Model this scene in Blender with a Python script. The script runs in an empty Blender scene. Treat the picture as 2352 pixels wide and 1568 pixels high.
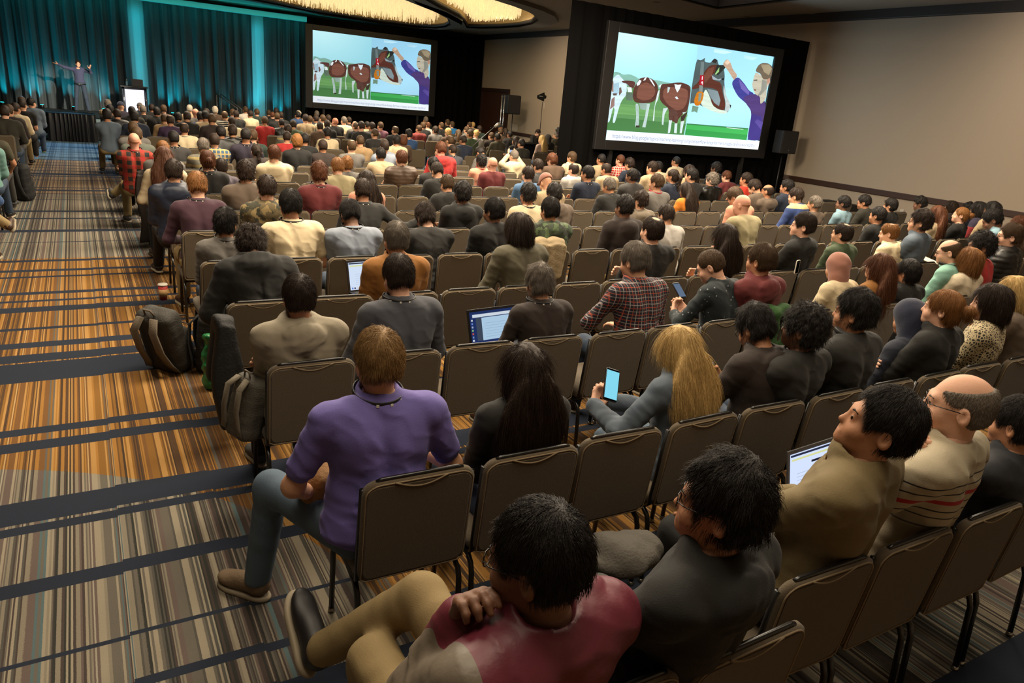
import bpy, math, random, time
import numpy as np
from mathutils import Matrix, Vector
T0 = time.time()
S = bpy.context.scene
PI = math.pi
# ------------------------------------------------------------------ camera
FPX, CAMH = 1650.0, 2.2
HY0, HB, VX = 127.0, 0.09, 165.0          # horizon line and aisle vanishing point in the 2352x1568 frame
def _camrot():
    d = np.array([VX-1176, HY0+HB*VX-784, FPX]); d /= np.linalg.norm(d)
    n = np.cross(np.array([-1176, HY0-784, FPX]), np.array([1176, HY0+HB*2352-784, FPX])); n /= np.linalg.norm(n)
    up = n if n[1] < 0 else -n
    return np.array([np.cross(d, up), d, up])
RW = _camrot()                              # rows: world X, Y, Z in camera coordinates (x right, y down, z forward)
cd = bpy.data.cameras.new('camera'); cam = bpy.data.objects.new('camera', cd); S.collection.objects.link(cam)
cd.sensor_width = 36.0; cd.lens = FPX/2352*36.0; cd.clip_end = 200; cd.clip_start = 0.05
m = Matrix.Identity(4)
for i in range(3):
    m[i][0], m[i][1], m[i][2] = RW[i][0], -RW[i][1], -RW[i][2]
m[2][3] = CAMH
cam.matrix_world = m
S.camera = cam
def ray(x, y): return RW @ np.array([x-1176.0, y-784.0, FPX])
def at_z(x, y, z): d = ray(x, y); return np.array([0, 0, CAMH])+d*(z-CAMH)/d[2]
def at_y(x, y, Y): d = ray(x, y); return np.array([0, 0, CAMH])+d*Y/d[1]
def at_x(x, y, X): d = ray(x, y); return np.array([0, 0, CAMH])+d*X/d[0]
# ------------------------------------------------------------------ world, exposure, lights
vs = S.view_settings
vs.view_transform = 'Standard'; vs.look = 'None'; vs.gamma = 1; vs.use_curve_mapping = False; vs.exposure = 0.0
S.cycles.max_bounces = 5; S.cycles.diffuse_bounces = 3; S.cycles.glossy_bounces = 2; S.cycles.use_denoising = True
S.cycles.sample_clamp_indirect = 4
w = bpy.data.worlds.new('world'); S.world = w; w.use_nodes = True
w.node_tree.nodes['Background'].inputs[0].default_value = (0.9, 0.75, 0.55, 1); w.node_tree.nodes['Background'].inputs[1].default_value = 0.05
def light(kind, name, loc, energy, col, rot=(0, 0, 0), **kw):
    l = bpy.data.lights.new(name, kind); l.energy = energy; l.color = col
    for k, v in kw.items(): setattr(l, k, v)
    o = bpy.data.objects.new(name, l); o.location = loc; o.rotation_euler = rot; S.collection.objects.link(o); return o
WARM = (1.0, 0.84, 0.63)
CEIL = 4.95
# warm area lamps added under the ceiling: chandelier wash plus near-row fill
for (x, y, e) in ((8.5, 20.5, 800), (3.0, 20.5, 420), (7.0, 10.8, 720), (2.5, 11.0, 520), (8.0, 6.0, 560), (2.2, 5.6, 400), (1.2, 1.4, 120), (6.0, 1.8, 110)):
    light('AREA', 'audience_fill', (x, y, 4.6), e, WARM, shape='RECTANGLE', size=3.2, size_y=1.6)
light('SPOT', 'aisle_fill', (-1.6, 6.9, 4.7), 420, (1.0, .82, .60), (0.0, math.radians(-14), 0), spot_size=math.radians(66), spot_blend=.5, shadow_soft_size=.08)  # added soft spot over the aisle carpet, not a fixture of the hall
light('SPOT', 'wall_washer', (13.4, 7.0, 4.6), 330, (1.0, .86, .70), (0, math.radians(-62), 0), spot_size=math.radians(120), spot_blend=1, shadow_soft_size=.3)
light('SPOT', 'wall_washer', (12.6, 24.0, 4.7), 420, (1.0, .82, .62), (0, math.radians(-58), 0), spot_size=math.radians(110), spot_blend=1, shadow_soft_size=.3)
light('SPOT', 'stage_key', (3.5, 19.0, 4.6), 12000, (1.0, .84, .66), (math.radians(74), 0, math.radians(15)), spot_size=math.radians(14), spot_blend=.6, shadow_soft_size=.1)  # spot added to brighten the speaker, no fixture modelled
light('SPOT', 'stage_spill', (-.3, 27.5, 4.5), 1100, (.22, .60, 1.0), (math.radians(-48), 0, 0), spot_size=math.radians(50), spot_blend=1, shadow_soft_size=.2)
# ------------------------------------------------------------------ materials
def srgb(h):
    if isinstance(h, str):
        h = h.lstrip('#'); c = [int(h[i:i+2], 16)/255 for i in (0, 2, 4)]
    else: c = h
    return tuple((v/12.92 if v <= .04045 else ((v+.055)/1.055)**2.4) for v in c)+(1.0,)
MC = {}
def mat(name, col, rough=.7, metal=0.0, bump=0.0, bscale=60.0, emis=None, estr=0.0, sheen=0.0, alpha=1.0, var=0.0, stretch=None, spec=None, trans=0.0):
    if name in MC: return MC[name]
    m = bpy.data.materials.new(name); m.use_nodes = True; nt = m.node_tree; b = nt.nodes['Principled BSDF']
    c = srgb(col) if not (isinstance(col, tuple) and len(col) == 4) else col
    b.inputs['Base Color'].default_value = c; b.inputs['Roughness'].default_value = rough; b.inputs['Metallic'].default_value = metal
    if spec is not None: b.inputs['Specular IOR Level'].default_value = spec
    if sheen: b.inputs['Sheen Weight'].default_value = sheen; b.inputs['Sheen Roughness'].default_value = .5
    if emis is not None: b.inputs['Emission Color'].default_value = srgb(emis); b.inputs['Emission Strength'].default_value = estr
    if alpha < 1: b.inputs['Alpha'].default_value = alpha
    if trans: b.inputs['Transmission Weight'].default_value = trans
    if bump or var:
        tc = nt.nodes.new('ShaderNodeTexCoord'); mp = nt.nodes.new('ShaderNodeMapping'); nz = nt.nodes.new('ShaderNodeTexNoise')
        nt.links.new(tc.outputs['Object'], mp.inputs[0]); nt.links.new(mp.outputs[0], nz.inputs['Vector']); nz.inputs['Scale'].default_value = bscale; nz.inputs['Detail'].default_value = 3
        if stretch: mp.inputs['Scale'].default_value = stretch
        if bump:
            bp = nt.nodes.new('ShaderNodeBump'); bp.inputs['Strength'].default_value = bump; bp.inputs['Distance'].default_value = .01
            nt.links.new(nz.outputs['Fac'], bp.inputs['Height']); nt.links.new(bp.outputs[0], b.inputs['Normal'])
        if var:
            mx = nt.nodes.new('ShaderNodeMix'); mx.data_type = 'RGBA'
            mx.inputs[6].default_value = tuple(v*(1-var) for v in c[:3])+(1,); mx.inputs[7].default_value = tuple(min(1, v*(1+var)) for v in c[:3])+(1,)
            nt.links.new(nz.outputs['Fac'], mx.inputs[0]); nt.links.new(mx.outputs[2], b.inputs['Base Color'])
    MC[name] = m; return m
# ------------------------------------------------------------------ mesh helpers
class MB:
    def __init__(s): s.v = []; s.f = []; s.n = 0
    def add(s, v, f):
        v = np.asarray(v, float).reshape(-1, 3)
        s.v.append(v); s.f.extend([tuple(i+s.n for i in q) for q in f]); s.n += len(v); return s
    def xf(s, v, f, M=None, t=None):
        v = np.asarray(v, float)
        if M is not None: v = v @ np.asarray(M).T
        if t is not None: v = v+np.asarray(t)
        return s.add(v, f)
    def box(s, a, b, M=None, t=None):
        x0, y0, z0 = a; x1, y1, z1 = b
        return s.xf([(x0,y0,z0),(x1,y0,z0),(x1,y1,z0),(x0,y1,z0),(x0,y0,z1),(x1,y0,z1),(x1,y1,z1),(x0,y1,z1)],
                    [(0,3,2,1),(4,5,6,7),(0,1,5,4),(1,2,6,5),(2,3,7,6),(3,0,4,7)], M, t)
    def tube(s, pts, r, n=8, cap=True):
        pts = [np.array(p, float) for p in pts]; rs = r if hasattr(r, '__len__') else [r]*len(pts)
        V = []; prev = None
        for i, p in enumerate(pts):
            d = (pts[min(i+1, len(pts)-1)]-pts[max(i-1, 0)]); d /= (np.linalg.norm(d)+1e-9)
            if prev is None:
                a = np.array([0, 0, 1.0]) if abs(d[2]) < .9 else np.array([1.0, 0, 0])
            else: a = prev
            u = np.cross(d, a); u /= np.linalg.norm(u)+1e-9; w_ = np.cross(u, d); prev = w_
            for k in range(n):
                t = 2*PI*k/n; V.append(p+rs[i]*(math.cos(t)*u+math.sin(t)*w_))
        F = []
        for i in range(len(pts)-1):
            for k in range(n):
                a = i*n+k; b = i*n+(k+1) % n; F.append((a, b, b+n, a+n))
        if cap: F.append(tuple(range(n-1, -1, -1))); F.append(tuple(len(V)-n+k for k in range(n)))
        return s.add(V, F)
    def lathe(s, prof, n=16, c=(0, 0, 0), M=None):
        V = []; F = []
        for r, z in prof:
            for k in range(n): V.append((r*math.cos(2*PI*k/n), r*math.sin(2*PI*k/n), z))
        for i in range(len(prof)-1):
            for k in range(n):
                a = i*n+k; b = i*n+(k+1) % n; F.append((a, b, b+n, a+n))
        F.append(tuple(range(n-1, -1, -1))); F.append(tuple(len(V)-n+k for k in range(n)))
        return s.xf(V, F, M, c)
    def data(s): return np.concatenate(s.v) if s.v else np.zeros((0, 3)), s.f
    def mesh(s, name, smooth=False):
        v, f = s.data(); return mk(name, v, f, smooth)
def mk(name, v, f, smooth=True):
    me = bpy.data.meshes.new(name)
    if isinstance(f, np.ndarray):
        nf, k = f.shape; me.vertices.add(len(v)); me.vertices.foreach_set('co', np.asarray(v, np.float32).ravel())
        me.loops.add(nf*k); me.loops.foreach_set('vertex_index', f.astype(np.int32).ravel())
        me.polygons.add(nf); me.polygons.foreach_set('loop_start', np.arange(0, nf*k, k, dtype=np.int32))
        try: me.polygons.foreach_set('loop_total', np.full(nf, k, np.int32))
        except Exception: pass
        me.update(calc_edges=True)
    else:
        me.from_pydata([tuple(map(float, p)) for p in v], [], f); me.update()
    if smooth: me.polygons.foreach_set('use_smooth', np.ones(len(me.polygons), bool))
    return me
def ob(name, me, m=None, parent=None, loc=None, rot=None, scale=None):
    o = bpy.data.objects.new(name, me); S.collection.objects.link(o)
    if m is not None and me is not None:
        if len(me.materials) == 0: me.materials.append(m)
        if me.materials[0] is not m:
            o.material_slots[0].link = 'OBJECT'; o.material_slots[0].material = m
    if parent is not None: o.parent = parent
    if loc is not None: o.location = loc
    if rot is not None: o.rotation_euler = rot
    if scale is not None: o.scale = scale if hasattr(scale, '__len__') else (scale,)*3
    return o
def tag(o, label=None, cat=None, group=None, kind=None):
    if label: o['label'] = label
    if cat: o['category'] = cat
    if group: o['group'] = group
    if kind: o['kind'] = kind
    return o
def thing(name, loc, label, cat, group=None, rz=0, scale=None):
    return tag(ob(name, None, loc=loc, rot=(0, 0, rz), scale=scale), label, cat, group)
def bevel(o, w=.005, seg=2):
    b = o.modifiers.new('bevel', 'BEVEL'); b.width = w; b.segments = seg; b.limit_method = 'ANGLE'; return o
def Rx(a): c, s = math.cos(a), math.sin(a); return np.array([[1, 0, 0], [0, c, -s], [0, s, c]])
def Ry(a): c, s = math.cos(a), math.sin(a); return np.array([[c, 0, s], [0, 1, 0], [-s, 0, c]])
def Rz(a): c, s = math.cos(a), math.sin(a); return np.array([[c, -s, 0], [s, c, 0], [0, 0, 1]])
V3 = lambda *a: np.array(a, float)
# ------------------------------------------------------------------ signed distance shapes and surface nets
def sph(P, c, r): return np.linalg.norm(P-np.asarray(c), axis=1)-r
def ell(P, c, r, R=None):
    q = P-np.asarray(c)
    if R is not None: q = q @ R
    r = np.asarray(r); k0 = np.linalg.norm(q/r, axis=1); k1 = np.linalg.norm(q/(r*r), axis=1)+1e-9
    return k0*(k0-1)/k1
def cone(P, a, b, r1, r2):
    a = np.asarray(a); ab = np.asarray(b)-a; q = P-a
    t = np.clip(q@ab/(ab@ab+1e-12), 0, 1); return np.linalg.norm(q-t[:, None]*ab, axis=1)-(r1+(r2-r1)*t)
def chain(P, pts, rs, k=.02):
    f = None
    for i in range(len(pts)-1):
        g = cone(P, pts[i], pts[i+1], rs[i], rs[i+1]); f = g if f is None else smin(f, g, k)
    return f
def rbox(P, c, h, r, R=None):
    q = P-np.asarray(c)
    if R is not None: q = q @ R
    d = np.abs(q)-(np.asarray(h)-r); return np.linalg.norm(np.maximum(d, 0), axis=1)+np.minimum(d.max(1), 0)-r
def tor(P, c, R0, r, R=None, sz=1.0):
    q = P-np.asarray(c)
    if R is not None: q = q @ R
    d = np.sqrt(q[:, 0]**2+q[:, 1]**2)-R0; return np.sqrt(d*d+(q[:, 2]/sz)**2)-r
def smin(a, b, k):
    h = np.maximum(k-np.abs(a-b), 0)/k; return np.minimum(a, b)-h*h*k*.25
def smax(a, b, k): return -smin(-a, -b, k)
def wob(P, s, seed=0):
    r = np.random.RandomState(seed); f = np.zeros(len(P))
    for i in range(5):
        d = r.randn(3); d /= np.linalg.norm(d); e = r.randn(3)
        f += np.sin((P@d)*s*(1+.5*i)+2.2*np.sin((P@e)*s*.6+r.rand()*6)+r.rand()*6)/(1+.4*i)
    return f/3
def nets(fn, lo, hi, h):
    lo = np.asarray(lo, float); hi = np.asarray(hi, float); C = 4
    nc = np.maximum(np.ceil((hi-lo)/(h*C)).astype(int), 2); n = nc*C
    ax = [lo[i]+(np.arange(nc[i])+.5)*h*C for i in range(3)]
    G = np.stack(np.meshgrid(*ax, indexing='ij'), -1).reshape(-1, 3)
    fc = fn(G).reshape(nc)
    F = np.repeat(np.repeat(np.repeat(fc, C, 0), C, 1), C, 2).astype(np.float32)
    near = np.abs(fc) < h*C*1.35
    ci = np.argwhere(near)
    off = np.stack(np.meshgrid(*[np.arange(C)]*3, indexing='ij'), -1).reshape(-1, 3)
    idx = (ci[:, None, :]*C+off[None]).reshape(-1, 3)
    P = lo+(idx+.5)*h
    for a in range(0, len(P), 400000):
        F[idx[a:a+400000, 0], idx[a:a+400000, 1], idx[a:a+400000, 2]] = fn(P[a:a+400000])
    for a in range(3):
        sl = [slice(None)]*3
        for e in (0, -1): sl[a] = e; F[tuple(sl)] = np.maximum(F[tuple(sl)], h*.5)
    ins = F < 0
    cnt = np.zeros(n-1, np.int8)
    for dx in (0, 1):
        for dy in (0, 1):
            for dz in (0, 1): cnt += ins[dx:n[0]-1+dx, dy:n[1]-1+dy, dz:n[2]-1+dz]
    act = (cnt > 0) & (cnt < 8); cells = np.argwhere(act)
    if len(cells) == 0: return np.zeros((0, 3)), np.zeros((0, 4), int)
    id_ = -np.ones(n-1, np.int64); id_[act] = np.arange(len(cells))
    acc = np.zeros((len(cells), 3)); c = np.zeros(len(cells))
    cr = [(0,0,0),(1,0,0),(0,1,0),(1,1,0),(0,0,1),(1,0,1),(0,1,1),(1,1,1)]
    vals = [F[cells[:, 0]+a, cells[:, 1]+b, cells[:, 2]+d] for a, b, d in cr]
    for i in range(8):
        for a in range(3):
            if cr[i][a] == 0:
                j = i+(1 << a); va, vb = vals[i], vals[j]; mk_ = (va < 0) != (vb < 0)
                t = np.where(mk_, va/(va-vb+1e-12), 0); p = np.tile(np.array(cr[i], float), (len(cells), 1)); p[:, a] += t
                acc += p*mk_[:, None]; c += mk_
    V = lo+(cells+acc/c[:, None]+.5)*h
    Q = []
    for a in range(3):
        b, d = (a+1) % 3, (a+2) % 3
        s0 = [slice(0, n[i]-1) for i in range(3)]; s1 = list(s0); s1[a] = slice(1, n[a])
        s0[b] = s1[b] = slice(1, n[b]-1); s0[d] = s1[d] = slice(1, n[d]-1)
        A, B = ins[tuple(s0)], ins[tuple(s1)]
        e = np.argwhere(A != B); e[:, b] += 1; e[:, d] += 1
        fl = ins[e[:, 0], e[:, 1], e[:, 2]]
        def cid(db, dd):
            q = e.copy(); q[:, b] -= db; q[:, d] -= dd; return id_[q[:, 0], q[:, 1], q[:, 2]]
        q = np.stack([cid(1, 1), cid(0, 1), cid(0, 0), cid(1, 0)], 1)
        q[~fl] = q[~fl][:, ::-1]; Q.append(q)
    Q = np.concatenate(Q); Q = Q[(Q >= 0).all(1)]
    return V, Q
def join(parts):
    V = []; Q = []; n = 0
    for v, q in parts:
        if len(v) == 0: continue
        V.append(v); Q.append(q+n); n += len(v)
    return np.concatenate(V), np.concatenate(Q)
def relax(V, Q, it=1, k=.5):
    E = np.concatenate([Q[:, [0, 1]], Q[:, [1, 2]], Q[:, [2, 3]], Q[:, [3, 0]]]); E = np.concatenate([E, E[:, ::-1]])
    for _ in range(it):
        s = np.stack([np.bincount(E[:, 0], V[E[:, 1], i], len(V)) for i in range(3)], 1); c = np.bincount(E[:, 0], minlength=len(V))[:, None]
        V = V*(1-k)+k*np.where(c > 0, s/np.maximum(c, 1), V)
    return V
# ------------------------------------------------------------------ people
HS = .92
HGT = {0: .0085, 1: .0145, 2: .023}
def head_f(P):
    f = ell(P, (0, .0, .195), (.076, .097, .092))
    f = smin(f, ell(P, (0, .055, .135), (.058, .058, .085)), .03)
    f = smin(f, ell(P, (0, .05, .095), (.05, .052, .045)), .03)
    f = smin(f, sph(P, (0, .094, .075), .016), .03)
    f = smin(f, cone(P, (0, .104, .170), (0, .120, .134), .007, .0115), .014)
    f = smin(f, cone(P, (-.032, .097, .183), (.032, .097, .183), .012, .012), .02)
    for s in (-1, 1):
        f = smax(f, -sph(P, (s*.031, .121, .162), .017), .012)
        f = smin(f, sph(P, (s*.031, .096, .163), .013), .006)
        f = smin(f, sph(P, (s*.04, .075, .125), .026), .02)
        e = ell(P, (s*.08, -.002, .155), (.013, .021, .033), Rz(s*.35)@Rx(-.2))
        e = smax(e, -ell(P, (s*.091, .003, .158), (.009, .012, .02)), .006)
        f = smin(f, e, .008)
    f = smin(f, cone(P, (-.017, .104, .103), (.017, .104, .103), .0085, .0085), .010)
    f = smax(f, -cone(P, (-.02, .1145, .103), (.02, .1145, .103), .0022, .0025), .004)
    return smin(f, cone(P, (0, -.008, -.015), (0, -.008, .13), .058, .055), .035)
HEADM = {}
def head_mesh(lod):
    if lod not in HEADM:
        h = (.0055, .010, .018)[lod]; v, q = nets(head_f, (-.11, -.12, -.14), (.11, .16, .31), h); HEADM[lod] = (relax(v, q, 1, .3), q)
    return HEADM[lod]
def hand_f(P, curl, thumb=.5):
    # local: wrist at the origin, fingers along +y, palm faces -z, thumb on +x
    f = rbox(P, (0, .05, 0), (.038, .045, .0135), .013); f = smin(f, cone(P, (0, -.03, 0), (0, .02, 0), .025, .026), .02)
    for i, (x, L) in enumerate(((-.030, .058), (-.0105, .07), (.0095, .075), (.029, .068))):
        a = V3(x*1.0, .09-abs(x-.005)*.2, 0); c = curl*(1+.12*(1.5-i)); d = x*2.2
        pts = [a]; ang = -.15
        for L_ in (L*.46, L*.31, L*.23):
            ang += c*.75
            pts.append(pts[-1]+L_*V3(math.sin(d*.3), math.cos(ang), -math.sin(ang)))
        f = smin(f, chain(P, pts, (.0105, .0095, .0088, .0078), .004), .007)
    pts = [V3(.030, .018, -.006)]; b = thumb
    for L_, g in ((.04, .75), (.032, .45), (.025, .3)):
        pts.append(pts[-1]+L_*V3(math.sin(g)*(1-.4*b), math.cos(g), -b))
    return smin(f, chain(P, pts, (.015, .012, .0105, .009), .005), .012)
HANDM = {}
def hand_mesh(lod, curl, side):
    k = (lod, curl, side)
    if k not in HANDM:
        v, q = nets(lambda P: hand_f(P, curl), (-.07, -.05, -.14), (.11, .19, .05), (.0045, .0075, .012)[lod])
        if side < 0: v = v*np.array([-1, 1, 1]); q = q[:, ::-1]
        HANDM[k] = (v, q)
    return HANDM[k]
def ik(A, B, l1, l2, hint):
    d = B-A; L = np.linalg.norm(d)
    if L > (l1+l2)*.995: B = A+d/L*(l1+l2)*.995; d = B-A; L = np.linalg.norm(d)
    u = d/L; x = (l1*l1-l2*l2+L*L)/(2*L); h = math.sqrt(max(l1*l1-x*x, 0)); n = hint-u*(hint@u); n /= np.linalg.norm(n)+1e-9
    return A+u*x+n*h, B
DEF = dict(lean=0, tw=0, side=0, yaw=0, pitch=0, roll=0, aL='lap', aR='lap', lL='sit', lR='sit', w=1.0, fat=0.0, stand=0, sh=0.0)
def skel(p):
    H0 = V3(0, 0, .5); Rt = Rz(math.radians(p['tw']))@Ry(math.radians(p['side']))@Rx(-math.radians(p['lean']))
    tp = lambda q: H0+Rt@(np.asarray(q, float)-H0)
    k = {'H0': H0, 'Rt': Rt, 'tp': tp}; w = p['w']
    N = tp((0, .002, 1.040)); Rh = Rz(math.radians(p['tw']*.6+p['yaw']))@Ry(math.radians(p['roll']))@Rx(-math.radians(p['lean']*.45+p['pitch']))
    k['N'] = N; k['Rh'] = Rh; k['top'] = N+Rh@V3(0, .0, .287*HS)
    for s, n in ((-1, 'L'), (1, 'R')):
        a = p['a'+n]; Sh = tp((s*.178*w, -.015, .995+p['sh'])); hint = V3(s*.5, -.35, -1); hd = None; pn = V3(0, 0, -1); curl = .5
        if a == 'lap': W = V3(s*.09, .27, .61); hd = V3(-s*.6, .7, -.15)
        elif a == 'cross': W = tp((-s*.08, .19, .80)); hint = V3(s*1, .1, -1); hd = V3(-s*1, -.1, .1); pn = V3(0, -1, 0)
        elif a == 'chin': W = N+Rh@V3(s*.055, .145, -.065); hint = V3(s*.7, .3, -1); hd = V3(-s*.3, -.45, 1); pn = V3(-s*.4, -1, 0); curl = .9
        elif a == 'chinX': W = N+Rh@V3(s*.04, .155, .0); hint = V3(s*.4, .15, -1); hd = V3(s*.1, -.5, 1); pn = V3(0, -1, -.2); curl = 1.0
        elif a == 'face': W = N+Rh@V3(s*.11, .09, .02); hint = V3(s*.8, .2, -1); hd = V3(-s*.1, -.1, 1); pn = V3(-s*1, 0, 0); curl = .4
        elif a == 'ph': W = tp((s*.075+p.get('hx', 0), .33, .80+p.get('hz', 0))); hint = V3(s*.8, -.2, -1); hd = V3(-s*.45, .5, .6); pn = V3(-s*.7, -.3, .6); curl = .8
        elif a == 'lt': W = V3(s*.12, .36, .66); hint = V3(s*.7, -.3, -1); hd = V3(-s*.2, 1, -.05)
        elif a == 'up': W = tp((s*.10+p.get('hx', 0), .30, 1.20)); hint = V3(s*1, 0, -1); hd = V3(-s*.25, .3, 1); pn = V3(-s*1, 0, 0); curl = .7
        elif a == 'over': W = tp((s*.62, -.12, .93)); hint = V3(0, -.2, -1); hd = V3(s*1, .1, -.5); curl = .4
        elif a == 'down': W = V3(s*.27, .10, .55); hint = V3(s*.5, -1, 0); hd = V3(0, .4, -1); pn = V3(-s, 0, 0)
        elif a == 'cup': W = V3(s*.265, .27, .70); hint = V3(s*.5, -1, -.5); hd = V3(-s*.15, .9, .25); pn = V3(-s*1, 0, 0); curl = .85
        elif a == 'lapw': W = V3(s*.17, .24, .58); hint = V3(s*1, -.4, -.6); hd = V3(-s*.8, .5, -.1)
        elif a == 'wide': W = tp((s*.60, .30, 1.13)); hint = V3(s*.3, -.4, -1); hd = V3(s*.8, .5, .15); pn = V3(0, -.3, 1); curl = .25
        elif a == 'wide2': W = tp((s*.37, .36, 1.08)); hint = V3(s*.9, -.2, -1); hd = V3(s*.4, .6, .7); pn = V3(-s*.6, -.2, .8); curl = .25
        E_, W = ik(Sh, W, .285, .255, hint)
        if hd is None: hd = W-E_
        hd = hd/np.linalg.norm(hd); x = np.cross(hd, -pn); x /= np.linalg.norm(x)+1e-9; z = np.cross(x, hd)
        k['S'+n], k['E'+n], k['W'+n] = Sh, E_, W; k['M'+n] = np.stack([x, hd, z], 1); k['c'+n] = curl
        l = p['l'+n]; J = V3(s*.092, .0, .53)
        if p['stand']: J = V3(s*.095, 0, .50); K, A = V3(s*.15, .03, .06), V3(s*.20, -.02, -.38)
        elif l == 'sit': K, A = V3(s*.125, .44, .53), V3(s*.125, .47, .10)
        elif l == 'tuck': K, A = V3(s*.135, .42, .52), V3(s*.14, .30, .10)
        elif l == 'ext': K, A = V3(s*.13, .43, .56), V3(s*.14, .72, .12)
        elif l == 'out': K, A = V3(s*.30, .40, .56), V3(s*.355, .46, .10)
        elif l == 'over': K, A = V3(s*.03, .43, .69), V3(-s*.27, .55, .40)
        elif l == 'overs': K, A = V3(s*.02, .46, .68), V3(-s*.19, .70, .38)
        elif l == 'fig4': K, A = V3(s*.34, .34, .62), V3(-s*.12, .42, .66)
        k['J'+n], k['K'+n], k['A'+n] = J, K, A
    return k
def torso_f(P, k, p, z0=.47):
    Q = (P-k['H0'])@k['Rt']+k['H0']; w = p['w']; ft = p['fat']
    f = ell(Q, (0, .01, .57), (.172*w+ft, .128+ft, .115))
    f = smin(f, ell(Q, (0, .008, .71), (.148*w+ft, .112+ft, .17)), .06)
    f = smin(f, ell(Q, (0, .0, .90), (.162*w+ft*.5, .112+ft*.5, .175)), .06)
    for s in (-1, 1):
        f = smin(f, cone(Q, (0, -.01, 1.040), (s*.15*w, -.018, 1.004), .055, .063), .045)
        f = smin(f, ell(Q, (s*.075*w, -.05, .93), (.075, .06, .12)), .03)
    f = smax(f, -ell(Q, (0, -.16, .86), (.018, .05, .2)), .05)
    return f, Q
def arm_f(P, k, n, ru, rf, tu=1.0, tf=1.0, r3=.9):
    Sh, E_, W = k['S'+n], k['E'+n], k['W'+n]
    f = cone(P, Sh, Sh+(E_-Sh)*tu, ru, ru*.86)
    if tf > 0: f = smin(f, cone(P, E_, E_+(W-E_)*tf, ru*.86, rf), .03)
    return f
def bounds(k, keys, m): a = np.array([k[x] for x in keys]); return a.min(0)-m, a.max(0)+m
BC = {}
def body_mesh(lod, p, kk):
    if kk in BC: return BC[kk]
    k = skel(p); h = HGT[lod]*1.25
    def f(P):
        t, _ = torso_f(P, k, p); t = t+.012; t = smin(t, cone(P, k['tp']((0, -.012, .99)), k['N']+k['Rh']@V3(0, -.008, .05), .056, .051), .03)
        for n in 'LR':
            t = smin(t, arm_f(P, k, n, .044, .026), .03)
            t = smin(t, chain(P, [k['J'+n], k['K'+n], k['A'+n]], (.075, .05, .035), .04), .03)
            if lod == 2: t = smin(t, ell(P, k['W'+n]+k['M'+n]@V3(0, .08, 0), (.04, .085, .022), k['M'+n]), .02)
        return t
    lo, hi = bounds(k, ['SL', 'SR', 'EL', 'ER', 'WL', 'WR', 'JL', 'KL', 'KR', 'AL', 'AR', 'N'], .17)
    parts = [nets(f, lo, hi, h)]
    v, q = head_mesh(lod); parts.append(((v*HS)@k['Rh'].T+k['N'], q))
    if lod < 2:
        for n, s in (('L', -1), ('R', 1)):
            v, q = hand_mesh(lod, k['c'+n], s); parts.append((v@k['M'+n].T+k['W'+n], q))
    v, q = join(parts); BC[kk] = (mk('body', v, q), k); return BC[kk]
TC = {}
SLEEVE = {'te': (.62, 0), 'po': (.7, 0), 'si': (1, .93), 'sw': (1, .95), 'hd': (1, .97), 'jk': (1, .95), 'bl': (1, .93), 'pf': (1, .96), 'lj': (1, .95), 'rj': (1, .95), 'cj': (1, .97), 'wb': (1, .95)}
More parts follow.
